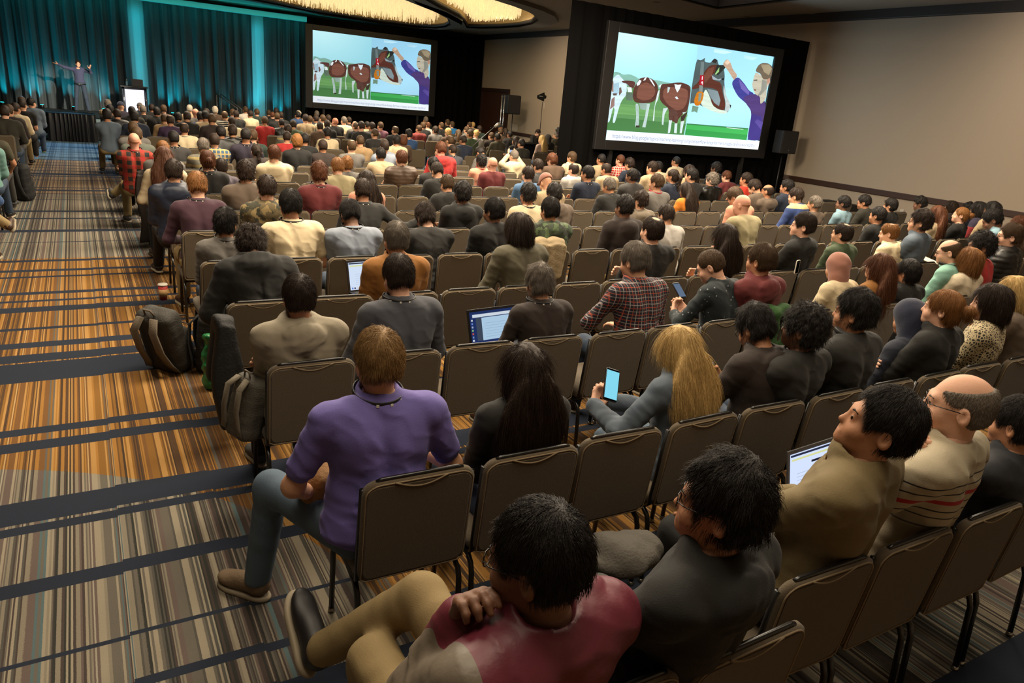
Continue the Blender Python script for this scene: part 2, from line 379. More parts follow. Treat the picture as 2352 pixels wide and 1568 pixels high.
def top_f(P, k, p, st, lod):
    thick = {'te': .004, 'po': .006, 'si': .005, 'sw': .008, 'hd': .013, 'jk': .013, 'bl': .010, 'pf': .02, 'lj': .014, 'rj': .015, 'cj': .022, 'wb': .015}[st]
    tu, tf = SLEEVE[st]
    t, Q = torso_f(P, k, p)
    for n, s in (('L', -1), ('R', 1)):
        a = arm_f(P, k, n, .052, .036, tu, tf)
        if tf == 0: a = arm_f(P, k, n, .058, .05, tu, 0)
        t = smin(t, a, .035)
    t = t-thick
    wr = (.008 if lod == 0 else .006)*wob(P, 18, 3)*(1 if st not in ('bl',) else .5)-.004*(1-np.abs(wob(P*np.array([.8, .8, 1.3]), 17, 12)))**6*(lod < 2)
    d1 = wob(P*np.array([.5, .5, 1.6]), 34, 5)
    t = t+wr+.0035*d1*np.clip((.98-Q[:, 2])*4, 0, 1)
    if lod < 2:
        for n in 'LR':                      # creases at the elbows and shoulder seams
            t = t+.0035*np.sin(np.linalg.norm(P-k['E'+n], axis=1)*150+3*wob(P, 14, 9))*np.exp(-(np.linalg.norm(P-k['E'+n], axis=1)/.09)**2)
            if tf: t = t+.004*np.abs(np.sin(np.linalg.norm(P-k['E'+n], axis=1)*62+2.5*wob(P, 9, 11)))**3*np.exp(-(np.linalg.norm(P-k['E'+n], axis=1)/.2)**2)
            if lod == 0: t = t+.003*np.exp(-((np.linalg.norm(P-k['S'+n]+k['Rt']@V3(0, 0, .02), axis=1)-.068)/.004)**2)
    if st == 'pf': t = t-.006*np.abs(np.sin(Q[:, 2]*62))
    # neckline and hem
    t = smax(t, -cone(Q, (0, .02, 1.02), (0, .0, 1.30), .066 if st != 'cj' else .075, .066), .008)
    t = smax(t, -(Q[:, 2]-.47), .01)
    if st in ('si', 'po', 'jk', 'bl', 'lj', 'rj', 'cj', 'pf', 'wb'):
        c = tor(Q, (0, .012, 1.080), .071 if st != 'cj' else .09, .011 if st != 'cj' else .02, Rx(.22), 2.5)
        c = smax(c, ell(Q, (0, .10, 1.05), (.03, .06, .05))*-1, .01)
        c2 = smax(tor(Q, (0, .008, 1.058), .080, .008, Rx(.26), 2.6), ell(Q, (0, .10, 1.05), (.035, .07, .06))*-1, .01)
        t = smin(smin(t, c, .006), c2, .004) if lod < 2 else smin(t, c, .01)
    else: t = smin(t, tor(Q, (0, .012, 1.058), .068, .008, Rx(.25), 1.3), .01)
    if st in ('hd', 'rj', 'cj', 'wb'):
        big = 1.25 if st == 'cj' else 1.0
        hd = tor(Q, (0, -.02, 1.055), .090*big, .032*big, Rx(.42), 1.0)
        hd = smax(hd, Q[:, 1]-.075, .03)
        hd = smin(hd, ell(Q, (0, -.105, 1.0), (.115*big, .045, .088*big)), .035)
        hd = hd+.006*wob(P, 45, 8)
        if st != 'wb': t = smin(t, hd, .015)
        else: t = smin(t, smin(tor(Q, (.02, -.0, 1.06), .10, .013, Rx(.3), 1.6), ell(Q, (.13, .02, 1.06), (.05, .05, .045))+.006*wob(P, 60, 8), .02), .012)
    return t
def top_mesh(lod, p, st, kk):
    key = (kk, st)
    if key not in TC:
        k = skel(p); lo, hi = bounds(k, ['SL', 'SR', 'EL', 'ER', 'WL', 'WR', 'N'], .14); lo[2] = min(lo[2], .44); hi[2] = max(hi[2], k['N'][2]+.1)
        lo[1] = min(lo[1], -.24)
        v, q = nets(lambda P: top_f(P, k, p, st, lod), lo, hi, HGT[lod]); TC[key] = mk('top', relax(v, q, 1, .35), q)
    return TC[key]
PC = {}
def leg_mesh(lod, p):
    key = (lod, p['lL'], p['lR'], p['fat'], p['stand'])
    if key not in PC:
        k = skel({**p, 'lean': 0, 'tw': 0, 'side': 0})
        def f(P):
            t = ell(P, (0, .02, .545), (.178+p['fat'], .14, .095))
            for n in 'LR':
                J, K, A = k['J'+n], k['K'+n], k['A'+n]
                t = smin(t, chain(P, [J, K, A], (.088, .068, .056), .03), .03)
                t = t+.004*np.sin(np.linalg.norm(P-K, axis=1)*120+3*wob(P, 12, 4))*np.exp(-(np.linalg.norm(P-K, axis=1)/.12)**2)
            return t+.003*wob(P, 20, 6)
        lo, hi = bounds(k, ['JL', 'JR', 'KL', 'KR', 'AL', 'AR'], .2); lo[2] = min(k['AL'][2], k['AR'][2])-.03 if not p['stand'] else -.45
        v, q = nets(f, lo, hi, HGT[lod]*1.3); PC[key] = mk('trousers', relax(v, q, 1, .3), q)
    return PC[key]
SHM = {}
def shoe_mesh(lod):
    if lod not in SHM:
        def up(P):
            f = ell(P, (0, .06, -.035), (.043, .085, .04)); f = smin(f, ell(P, (0, .155, -.05), (.047, .07, .028)), .04)
            f = smin(f, cone(P, (0, .0, -.03), (0, .0, .015), .042, .045), .03); f = smax(f, -cone(P, (0, -.002, .0), (0, -.002, .1), .036, .04), .008)
            return smax(f, -(P[:, 2]+.078), .006)
        def so(P): return smax(np.minimum(smin(ell(P, (0, .14, -.083), (.052, .09, .03)), ell(P, (0, .02, -.083), (.043, .07, .03)), .05), 9), np.abs(P[:, 2]+.084)-.013, .006)
        h = (.006, .011, .018)[lod]
        a = nets(up, (-.07, -.07, -.1), (.07, .25, .04), h); b = nets(so, (-.07, -.07, -.11), (.07, .25, -.06), h*.8)
        SHM[lod] = (mk('shoe', *a), mk('sole', *b))
    return SHM[lod]
# ---- hair
def hair_f(P, st):
    def scalp(t, tt=0): return ell(P, (0, -.003, .198+tt*.4), (.077+t, .099+t, .093+t+tt))
    face = ell(P, (0, .125, .135), (.078, .082, .112)); face = np.minimum(face, smin(ell(P, (.088, .03, .125), (.034, .045, .05)), ell(P, (-.088, .03, .125), (.034, .045, .05)), .01))
    nape = -(P[:, 2]-({'sh': .116, 'bz': .116, 'rg': .112}.get(st, .104) if st not in ('bw', 'cu', 'po', 'bu') else .088)+.45*(P[:, 1]+.06)-.25*np.maximum(np.abs(P[:, 0])-.03, 0))
    if st in ('sh', 'bz', 'ms', 'th', 'rg', 'bw', 'cu', 'po', 'bu'):
        t = {'sh': .011, 'bz': .006, 'ms': .015, 'th': .009, 'rg': .003, 'bw': .019, 'cu': .021, 'po': .008, 'bu': .010}[st]
        f = scalp(t, {'sh': .008, 'ms': .014, 'bw': .006, 'cu': .012}.get(st, 0))
        f = smin(f, ell(P, (0, -.045, .135), (.060+t, .047+t, .07)), .03)
        f = smax(f, -face, .015 if st != 'bw' else .01); f = smax(f, nape, .02)
        f = smax(f, -ell(P, (.088, .006, .143), (.03, .031, .040)), .008); f = smax(f, -ell(P, (-.088, .006, .143), (.03, .031, .040)), .008)
        a = {'ms': .007, 'cu': .013, 'sh': .003, 'bw': .004}.get(st, .0015); f = f+a*wob(P, {'cu': 75, 'ms': 42}.get(st, 40), 2)
        if st == 'th': f = smax(f, -ell(P, (0, -.025, .31), (.047, .058, .045)), .02)
        if st == 'rg': f = smax(f, -ell(P, (0, .035, .30), (.088, .115, .085)), .02)
        if st == 'po': f = smin(f, chain(P, [(0, -.11, .2), (0, -.15, .16), (0, -.135, .02), (0, -.12, -.09)], (.02, .028, .026, .008), .02)+.003*wob(P, 60, 2), .015)
        if st == 'bu': f = smin(f, sph(P, (0, -.135, .19), .04)+.005*wob(P, 70, 2), .015)
    elif st == 'bo':
        f = scalp(.02); f = smin(f, ell(P, (0, -.03, .12), (.108, .095, .115)), .04)
        f = smax(f, -ell(P, (0, .12, .12), (.068, .10, .13)), .012); f = smax(f, -(P[:, 2]-.005), .02); f = f+.006*wob(P*np.array([1, 1, .4]), 48, 2)
    elif st == 'lo':
        f = scalp(.017); f = smin(f, ell(P, (0, -.035, .12), (.102, .088, .12)), .04)
        b = ell(P, (0, -.105, -.07), (.175, .062, .24)); f = smin(f, b, .06)
        f = smax(f, -ell(P, (0, .115, .10), (.07, .095, .15)), .012); f = f+.006*wob(P*np.array([1, 1, .3]), 46, 2)
    elif st == 'bd': f = smax(scalp(.0015), np.abs(P[:, 2]-.14)-.04, .01); f = smax(f, -face, .01)
    elif st == 'cp':
        f = smax(scalp(.018, .008), -(P[:, 2]-.19+.25*P[:, 1]), .006)
        f = smin(f, smax(ell(P, (0, .115, .205), (.07, .085, .012)), -(P[:, 1]-.06), .01), .006)
    elif st == 'ho':
        f = scalp(.026, .01); f = smin(f, ell(P, (0, -.02, .08), (.10, .10, .13)), .05); f = smin(f, ell(P, (0, -.03, -.02), (.13, .10, .07)), .04)
        f = smax(f, -ell(P, (0, .16, .14), (.075, .12, .13)), .012); f = f+.004*wob(P, 25, 2)
    elif st == 'hj':
        f = scalp(.02, .006); f = smin(f, ell(P, (0, -.015, .10), (.086, .09, .10)), .05); f = smin(f, cone(P, (0, -.005, .06), (0, .0, -.02), .075, .10), .05)
        f = smax(f, -ell(P, (0, .145, .145), (.055, .09, .085)), .012); f = f+.0022*np.sin(P[:, 0]*45+P[:, 2]*42+3*wob(P, 11, 2))
    return f
HC = {}
def hair_mesh(st, lod):
    if (st, lod) in HC: return HC[(st, lod)]
    h = (.0052, .009, .016)[lod]
    v, q = nets(lambda P: hair_f(P, st), (-.17, -.2, -.31), (.17, .2, .34), h); v = relax(v, q, 1, .3)
    n = {0: 6000, 1: 600, 2: 0}[lod]
    if st in ('bd', 'cp', 'ho', 'hj') or n == 0: HC[(st, lod)] = mk('hair', v, q); return HC[(st, lod)]
    if st in ('lo', 'bo'): n = int(n*1.3)
    if st in ('bz', 'rg', 'th'): n = int(n*.8)
    r = np.random.RandomState(7)
    A, B, C = v[q[:, 0]], v[q[:, 1]], v[q[:, 2]]; nn = np.cross(B-A, v[q[:, 3]]-A); ar = np.linalg.norm(nn, axis=1)+1e-12; nn = nn/ar[:, None]
    i = r.choice(len(q), n, p=ar/ar.sum()); a = r.rand(n, 1); b = r.rand(n, 1)
    P = A[i]*(1-a)*(1-b)+B[i]*a*(1-b)+C[i]*a*b+v[q[i, 3]]*(1-a)*b; N = nn[i]
    inner = ell(P, (0, -.003, .19), (.079, .10, .095)) < -.002
    P = P[~inner]; N = N[~inner]; n = len(P)
    crown = V3(0, -.05, .30); D = P-crown; D[:, 2] -= .03
    if st in ('lo', 'bo', 'po', 'bu'): D = D*np.array([.5, .5, 1])+np.array([0, 0, -.15])
    sw = np.cross(np.tile([0, 0, 1.0], (n, 1)), D)*.35; D = D+sw; D = D-N*(D*N).sum(1)[:, None]; D /= np.linalg.norm(D, axis=1)[:, None]+1e-9
    wav = {'cu': .9, 'ms': .45, 'sh': .25, 'bz': .3}.get(st, .16)
    cl = np.stack([wob(P, 60, 20+j) for j in range(3)], 1)
    D = D+r.randn(n, 3)*wav*.4+cl*wav; D /= np.linalg.norm(D, axis=1)[:, None]
    L = {'sh': .028, 'bz': .009, 'ms': .032, 'th': .022, 'rg': .011, 'bw': .05, 'cu': .03, 'po': .05, 'bu': .05, 'bo': .09, 'lo': .13}[st]*(.6+.8*r.rand(n, 1))
    lift = {'sh': .35, 'bz': .8, 'ms': .5, 'cu': .7, 'th': .3, 'rg': .3}.get(st, .06)
    w0 = (.0008 if lod == 0 else .0022)*(1.2 if st in ('lo', 'bo') else 1); ns = 3
    pts = [P-N*.002]; d = D.copy()
    for s in range(1, ns+1):
        d = d*.9+np.array([0, 0, -.16])*min(1, L.mean()*18); pts.append(P+(D*lift*0+d/np.linalg.norm(d, axis=1)[:, None])*L*s/ns+N*(L*lift*.5*math.sin(s/ns*1.9)))
    side = np.cross(D, N); side /= np.linalg.norm(side, axis=1)[:, None]+1e-9
    Vs = []
    for s, pt in enumerate(pts):
        ww = w0*(1.1-s/ns*.9); Vs += [pt+side*ww, pt-side*ww, pt+N*ww*1.4]
    Vs = np.stack(Vs, 1).reshape(-1, 3); m_ = 3*(ns+1); base = np.arange(n)[:, None]*m_; Q = []
    for s in range(ns):
        for e in range(3):
            e2 = (e+1) % 3; Q.append(base+np.array([[s*3+e, s*3+e2, s*3+3+e2, s*3+3+e]]))
    Q = np.concatenate(Q)
    vv, qq = join([(v, q), (Vs, Q)]); me = mk('hair', vv, qq)
    HC[(st, lod)] = me; return me
GLM = []
def glasses_mesh():
    if not GLM:
        b = MB()
        for s in (-1, 1):
            b.tube([(s*.033+.023*math.cos(t), .118-.004*abs(math.cos(t)), .160+.018*math.sin(t)) for t in np.linspace(0, 2*PI, 15)], .0018, 5, False)
            b.tube([(s*.056, .114, .166), (s*.074, .09, .168), (s*.083, .0, .168), (s*.082, -.02, .15)], .0018, 5)
        b.tube([(-.01, .12, .163), (.01, .12, .163)], .0018, 5); GLM.append(b.mesh('glasses', True))
    return GLM[0]
LYM = {}
def lanyard_mesh():
    if 'b' not in LYM:
        v, q = nets(lambda P: np.maximum(np.maximum(tor(P, (0, .006, 1.086), .0895, .0045, Rx(.26), 2.8), P[:, 1]-.07), -9), (-.12, -.12, 1.0), (.12, .12, 1.18), .0028); LYM['b'] = mk('lanyard', v, q)
        b = MB()
        for a in (-.95, -.3, .25, .8):
            c = V3(.0945*math.sin(a), .006-.0945*math.cos(a), 1.0618); c[2] += .0242*(1-math.cos(a))
            b.box((-.010 if abs(a) > .5 else -.005, -.0012, -.0045), (.010 if abs(a) > .5 else .005, .0012, .0045), Rz(a), c)
        LYM['p'] = b.mesh('print')
    return LYM
EYE = []
def eye_mesh():
    if not EYE:
        v, q = nets(lambda P: sph(P, (0, 0, 0), .0128), (-.02,)*3, (.02,)*3, .002); EYE.append(mk('eye', v, q))
    return EYE[0]
# ------------------------------------------------------------------ colours of hair, skin and cloth
HAIRC = {'K': ('black', '#1a1512'), 'D': ('dark brown', '#2a1d14'), 'B': ('brown', '#46331f'), 'R': ('auburn', '#55301a'), 'G': ('ginger', '#7d5228'), 'Y': ('blonde', '#bd9d64'),
         'S': ('grey', '#6a6157'), 'H': ('light brown', '#85673f'), 'W': ('white', '#b5aa98'), 'F': ('shaved', '#9c6a4c'), 'P': ('shaved', '#a87058'), 'N': ('navy', '#1c2238'), 'T': ('dusty pink', '#946555')}
SKIN = {'fair': '#cf9f84', 'light': '#c08f70', 'tan': '#a87656', 'brown': '#714c36', 'pink': '#c48e76'}
CL = dict(black='#0f0e0b', charcoal='#201f1d', grey='#625e59', darkgrey='#2f2d2b', lightgrey='#a7a29b', navy='#1a2233', darknavy='#1d2230', navyblack='#15171d', navyblue='#1d3358', blue='#2c4870', bluebright='#2b76b0',
          denim='#4a6a8c', lightdenim='#7593a0', cream='#c9b896', beige='#a89373', tan='#8d7350', olive='#3c3827', darkolive='#242117', khaki='#8d8362', darkkhaki='#4f4a38', green='#3c4a30', darkgreen='#24332a', camogreen='#2c3826',
          maroon='#5e1f20', red='#a02422', redbright='#c3311d', purple='#34213c', darkpurple='#231c2b', plum='#3b1f2c', violet='#62589a', brown='#4b3828', darkbrown='#261b16', teal='#5b7f78', white='#cfc6b8', pink='#c58a70',
          mustard='#8a5a22', orange='#c9761f', taupe='#5b4d40', greytaupe='#6c6152', greige='#8c8370', greyblue='#535f6b', bluegrey='#7b8390', greyblack='#2a2a2a', greygreen='#565a50', darkred='#6f2522', pinkgrey='#9c8578',
          slate='#3f4148', stripedgrey='#565248', purplegrey='#4d4650', mint='#7aa797', lace='#c6b79d', burgundy='#62202f', darkpurplish='#2a2230', bluecream='#2b3f72', maroonnavy='#2a2438', speakerblue='#39405e', olivetan='#6e5f3e', slateblue='#4c5763')
PATT = {'redplaid': 'red and black plaid', 'redwhiteplaid': 'red and white plaid', 'maroonplaid': 'maroon checked', 'navyplaid': 'navy and red checked', 'beigeplaid': 'beige checked', 'blueplaid': 'blue checked', 'striped': 'black and white striped',
        'stripedgrey': 'grey striped', 'camo': 'camouflage', 'camogreen': 'green camouflage', 'dotted': 'dark dotted', 'polostripes': 'striped beige', 'floral': 'black and cream patterned'}
CNAME = {'darknavy': 'dark navy', 'navyblack': 'blue-black', 'navyblue': 'navy blue', 'bluebright': 'bright blue', 'lightdenim': 'light denim', 'darkolive': 'dark olive', 'darkkhaki': 'dark khaki', 'darkgreen': 'dark green', 'redbright': 'bright red',
         'darkpurple': 'dark purple', 'darkbrown': 'dark brown', 'greytaupe': 'grey-taupe', 'greyblue': 'grey-blue', 'bluegrey': 'blue-grey', 'greygreen': 'grey-green', 'darkred': 'dark red', 'pinkgrey': 'pinkish grey', 'darkgrey': 'dark grey',
         'lightgrey': 'light grey', 'purplegrey': 'purple-grey', 'lace': 'cream lace', 'olivetan': 'olive-tan', 'slateblue': 'slate-blue', 'bluecream': 'blue and cream', 'maroonnavy': 'navy and maroon', **PATT}
GNAME = {'te': 'tee', 'po': 'polo shirt', 'si': 'shirt', 'sw': 'sweater', 'hd': 'hoodie', 'jk': 'jacket', 'bl': 'blazer', 'pf': 'puffer jacket', 'lj': 'leather jacket', 'rj': 'rain jacket', 'cj': 'hooded coat', 'wb': 'windbreaker'}
GPART = {'te': 't_shirt', 'po': 'polo_shirt', 'si': 'shirt', 'sw': 'sweater', 'hd': 'hoodie', 'jk': 'jacket', 'bl': 'blazer', 'pf': 'puffer_jacket', 'lj': 'leather_jacket', 'rj': 'rain_jacket', 'cj': 'coat', 'wb': 'windbreaker'}
def skin_mat(s):
    k = 'skin_'+s
    if k in MC: return MC[k]
    m = mat(k, SKIN[s], .62, bump=.08, bscale=180); b = m.node_tree.nodes['Principled BSDF']
    b.inputs['Subsurface Weight'].default_value = .12; b.inputs['Subsurface Radius'].default_value = (.02, .007, .004); b.inputs['Subsurface Scale'].default_value = .4
    return m
def hair_mat(c):
    k = 'hair_'+c
    if k in MC: return MC[k]
    m = mat(k, HAIRC[c][1], .55 if c not in 'FP' else .5, bump=.5, bscale=220, stretch=(1, 1, .25), var=.45); m.node_tree.nodes['Principled BSDF'].inputs['Specular IOR Level'].default_value = .3
    return m
def mathn(nt, op, a, b=None):
    n = nt.nodes.new('ShaderNodeMath'); n.operation = op
    for i, v in enumerate((a, b)):
        if v is None: continue
        if isinstance(v, (int, float)): n.inputs[i].default_value = v
        else: nt.links.new(v, n.inputs[i])
    return n.outputs[0]
def mixc(nt, fac, a, b, bt='MIX'):
    n = nt.nodes.new('ShaderNodeMix'); n.data_type = 'RGBA'; n.blend_type = bt
    for i, v in ((0, fac), (6, a), (7, b)):
        if isinstance(v, (int, float)): n.inputs[i].default_value = v
        elif isinstance(v, (tuple, str)): n.inputs[i].default_value = srgb(v) if not (isinstance(v, tuple) and len(v) == 4) else v
        else: nt.links.new(v, n.inputs[i])
    return n.outputs[2]
def stripe(nt, co, freq, lo, hi, off=0.0):
    f = mathn(nt, 'FRACT', mathn(nt, 'ADD', mathn(nt, 'MULTIPLY', co, freq), off+100.0)); a = mathn(nt, 'GREATER_THAN', f, lo); b = mathn(nt, 'LESS_THAN', f, hi); return mathn(nt, 'MULTIPLY', a, b)
def cloth(col, st):
    k = 'cloth_%s_%s' % (col, st)
    if k in MC: return MC[k]
    base = {'redplaid': '#9c1d16', 'redwhiteplaid': '#b8352c', 'maroonplaid': '#4a2130', 'navyplaid': '#1f1c27', 'beigeplaid': '#9d8560', 'blueplaid': '#33506a', 'striped': '#191816', 'stripedgrey': '#5d594c', 'camo': '#55492e',
            'camogreen': '#2f3a28', 'dotted': '#1f282c', 'polostripes': '#a79c84', 'floral': '#2a2520'}.get(col, CL.get(col, '#444444'))
    shiny = st in ('lj', 'rj', 'pf', 'wb')
    m = mat(k, base, .38 if st == 'lj' else (.5 if shiny else .85), bump=.16 if not shiny else .12, bscale=55 if st == 'wb' else 330, sheen=0 if shiny else .04, var=.12)
    if not (col in PATT or col in ('bluecream', 'maroonnavy') or st == 'wb'): return m
    nt = m.node_tree; b = nt.nodes['Principled BSDF']; tc = nt.nodes.new('ShaderNodeTexCoord'); sp = nt.nodes.new('ShaderNodeSeparateXYZ'); nt.links.new(tc.outputs['Object'], sp.inputs[0])
    X, Y, Z = sp.outputs; c = base
    def noise(sc, d=2):
        n = nt.nodes.new('ShaderNodeTexNoise'); n.inputs['Scale'].default_value = sc; n.inputs['Detail'].default_value = d; nt.links.new(tc.outputs['Object'], n.inputs['Vector']); return n.outputs['Fac']
    if col == 'redplaid':
        a = stripe(nt, X, 9, 0, .5); z = stripe(nt, Z, 9, 0, .5); c = mixc(nt, mathn(nt, 'MULTIPLY', a, .55), base, '#4a3a1c'); c = mixc(nt, mathn(nt, 'MULTIPLY', z, .5), c, '#6a3a18'); c = mixc(nt, mathn(nt, 'MULTIPLY', a, z), c, '#1a1a1a')
    elif col in ('redwhiteplaid', 'beigeplaid', 'blueplaid', 'maroonplaid'):
        l = {'redwhiteplaid': '#d9cbbb', 'beigeplaid': '#3a2c22', 'blueplaid': '#b89a55', 'maroonplaid': '#7c5566'}[col]; fr = {'maroonplaid': 30, 'redwhiteplaid': 20}.get(col, 16)
        c = mixc(nt, mathn(nt, 'MULTIPLY', stripe(nt, X, fr, 0, .3), .75), base, l); c = mixc(nt, mathn(nt, 'MULTIPLY', stripe(nt, Z, fr, 0, .3), .75), c, l)
    elif col == 'navyplaid':
        c = mixc(nt, stripe(nt, X, 24, 0, .09), base, '#964433'); c = mixc(nt, stripe(nt, Z, 24, 0, .09), c, '#a5452f'); c = mixc(nt, mathn(nt, 'MULTIPLY', stripe(nt, X, 24, .5, .6), .7), c, '#a9a2a0'); c = mixc(nt, mathn(nt, 'MULTIPLY', stripe(nt, Z, 24, .5, .6), .7), c, '#a9a2a0')
    elif col in ('striped', 'stripedgrey'): c = mixc(nt, stripe(nt, Z, 22 if col == 'striped' else 9, 0, .35), base, '#b5ad9c' if col == 'striped' else '#8f7f50')
    elif col in ('camo', 'camogreen'):
        n1 = mathn(nt, 'GREATER_THAN', noise(11), .54); n2 = mathn(nt, 'GREATER_THAN', noise(17), .56); c = mixc(nt, n1, base, '#22261a' if col == 'camogreen' else '#2f2d1c'); c = mixc(nt, n2, c, '#4c5c3c' if col == 'camogreen' else '#7c6a44')
    elif col == 'dotted':
        v = nt.nodes.new('ShaderNodeTexVoronoi'); v.inputs['Scale'].default_value = 26; nt.links.new(tc.outputs['Object'], v.inputs['Vector']); c = mixc(nt, mathn(nt, 'LESS_THAN', v.outputs['Distance'], .16), base, '#8b9298')
    elif col == 'floral':
        v = nt.nodes.new('ShaderNodeTexVoronoi'); v.inputs['Scale'].default_value = 55; v.feature = 'DISTANCE_TO_EDGE'; nt.links.new(tc.outputs['Object'], v.inputs['Vector']); c = mixc(nt, mathn(nt, 'LESS_THAN', v.outputs['Distance'], .16), base, '#b5a582')
    elif col == 'polostripes':
        for z0, z1, cc in ((.905, .921, '#a02025'), (.945, .950, '#23211f'), (.975, .980, '#23211f'), (.875, .880, '#23211f'), (.845, .850, '#23211f'), (.80, .806, '#5a554c')):
            c = mixc(nt, mathn(nt, 'MULTIPLY', mathn(nt, 'GREATER_THAN', Z, z0), mathn(nt, 'LESS_THAN', Z, z1)), c, cc)
    elif col == 'bluecream': c = mixc(nt, mathn(nt, 'MULTIPLY', mathn(nt, 'GREATER_THAN', Z, 1.03), mathn(nt, 'LESS_THAN', Z, 1.09)), base, '#b9a777')
    elif col == 'maroonnavy': c = mixc(nt, mathn(nt, 'LESS_THAN', Z, .95), base, '#7a1e22')
    if st == 'wb':   # grey raglan sleeve on the left
        c = mixc(nt, mathn(nt, 'LESS_THAN', X, -.165), '#62202f', '#6a6053')
    if isinstance(c, str): return m
    nt.links.new(c, b.inputs['Base Color']); return m
# ------------------------------------------------------------------ room shell
from mathutils.geometry import tessellate_polygon
XW, YB, CL_Y0, XL = 16.4, 34.2, -3.0, -9.5
def wallmat():
    return mat('wallpaper', '#a39380', .9, bump=.25, bscale=90, var=.05)
def struct(name, me, m): o = ob(name, me, m); o['kind'] = 'structure'; return o
def quadmesh(name, P, f=None): return mk(name, np.array(P, float), f or [tuple(range(len(P)))], False)
def carpet():
    m = bpy.data.materials.new('carpet'); m.use_nodes = True; nt = m.node_tree; b = nt.nodes['Principled BSDF']; b.inputs['Roughness'].default_value = .95
    b.inputs['Specular IOR Level'].default_value = .15
    tc = nt.nodes.new('ShaderNodeTexCoord'); sp = nt.nodes.new('ShaderNodeSeparateXYZ'); nt.links.new(tc.outputs['Object'], sp.inputs[0]); X, Y, _ = sp.outputs
    def white(v):
        n = nt.nodes.new('ShaderNodeTexWhiteNoise'); n.noise_dimensions = '1D'; nt.links.new(v, n.inputs['W']); return n.outputs['Value']
    fl = lambda v: mathn(nt, 'FLOOR', v)
    jig = white(fl(mathn(nt, 'MULTIPLY', Y, 900)))
    n1 = nt.nodes.new('ShaderNodeTexNoise'); n1.noise_dimensions = '1D'; n1.inputs['Scale'].default_value = 9; nt.links.new(X, n1.inputs['W'])
    Xw = mathn(nt, 'ADD', X, mathn(nt, 'MULTIPLY', n1.outputs['Fac'], .10)); Xw = mathn(nt, 'ADD', Xw, mathn(nt, 'MULTIPLY', jig, .0016))
    fine = white(fl(mathn(nt, 'MULTIPLY', Xw, 104))); broad = white(mathn(nt, 'ADD', fl(mathn(nt, 'MULTIPLY', Xw, 14)), 77.5))
    v = mathn(nt, 'ADD', mathn(nt, 'MULTIPLY', fine, .68), mathn(nt, 'MULTIPLY', broad, .32))
    def ramp(fac, stops, mode='CONSTANT'):
        r = nt.nodes.new('ShaderNodeValToRGB'); r.color_ramp.interpolation = mode; el = r.color_ramp.elements
        while len(el) < len(stops): el.new(.5)
        for e, (p, c) in zip(el, stops): e.position = p; e.color = srgb(c) if isinstance(c, str) else c
        nt.links.new(fac, r.inputs[0]); return r.outputs[0]
    grey = ramp(v, [(0, '#33332f'), (.18, '#453c38'), (.30, '#625d54'), (.42, '#7f7768'), (.52, '#504d47'), (.60, '#8f8674'), (.72, '#62554f'), (.82, '#526466'), (.90, '#97907f')])
    oran = ramp(v, [(0, '#3f3126'), (.16, '#4f3a28'), (.30, '#7c5829'), (.42, '#946a34'), (.52, '#614426'), (.60, '#a37c47'), (.72, '#6e4d2b'), (.82, '#5b5750'), (.90, '#ac8e62')])
    # swooping border of the grey field
    dx = mathn(nt, 'ADD', X, 1.394); dy = mathn(nt, 'ADD', Y, -2.19)
    d = mathn(nt, 'SQRT', mathn(nt, 'ADD', mathn(nt, 'MULTIPLY', dx, dx), mathn(nt, 'MULTIPLY', dy, dy)))
    z1 = mathn(nt, 'GREATER_THAN', d, 2.43); z2 = mathn(nt, 'LESS_THAN', Y, 9.82); z = mathn(nt, 'MULTIPLY', z1, z2)
    z3 = mathn(nt, 'MULTIPLY', mathn(nt, 'GREATER_THAN', Y, 14.9), .4)
    z3 = mathn(nt, 'MULTIPLY', z3, mathn(nt, 'LESS_THAN', Y, 20.2))
    zb = mathn(nt, 'MULTIPLY', mathn(nt, 'GREATER_THAN', Y, 20.2), .75); grey = mixc(nt, zb, grey, mixc(nt, v, '#22405c', '#6a93ad'))  # far carpet: blue light from the curtain painted into its stripes
    z4 = mathn(nt, 'SUBTRACT', 1.0, mathn(nt, 'MULTIPLY', mathn(nt, 'GREATER_THAN', X, 2.3), mathn(nt, 'LESS_THAN', Y, 2.4)))
    c = mixc(nt, mathn(nt, 'MULTIPLY', mathn(nt, 'MAXIMUM', z, z3), z4), grey, oran)
    bands = [(.3, .42), (.9, 1.14), (1.5, 1.58), (2.0, 2.27), (2.45, 2.51), (2.765, 2.79), (3.22, 3.30), (3.71, 3.80), (3.83, 4.05), (4.66, 4.78), (4.88, 4.98), (5.79, 6.12), (6.14, 6.20), (6.24, 6.40), (6.58, 6.70), (7.03, 7.11), (7.59, 7.77),
             (7.92, 8.01), (8.2, 8.3), (8.9, 8.95), (9.17, 9.28), (9.64, 9.75), (10.72, 10.78), (11.42, 11.6), (12.41, 12.5), (13.02, 13.17), (14.2, 14.25), (14.86, 14.92), (15.22, 15.42), (15.6, 15.68), (16.64, 16.73), (17.22, 17.35), (17.47, 17.74),
             (18.11, 18.2), (18.64, 18.71), (19.08, 19.16), (19.63, 19.71), (20.2, 20.3), (20.83, 20.9), (21.5, 21.56), (22.1, 22.16), (22.7, 22.78), (23.4, 23.48)]
    step = white(mathn(nt, 'ADD', fl(mathn(nt, 'MULTIPLY', X, 2.1)), 3.5)); Ys = mathn(nt, 'ADD', Y, mathn(nt, 'MULTIPLY', mathn(nt, 'SUBTRACT', step, .5), .022))
    tot = None
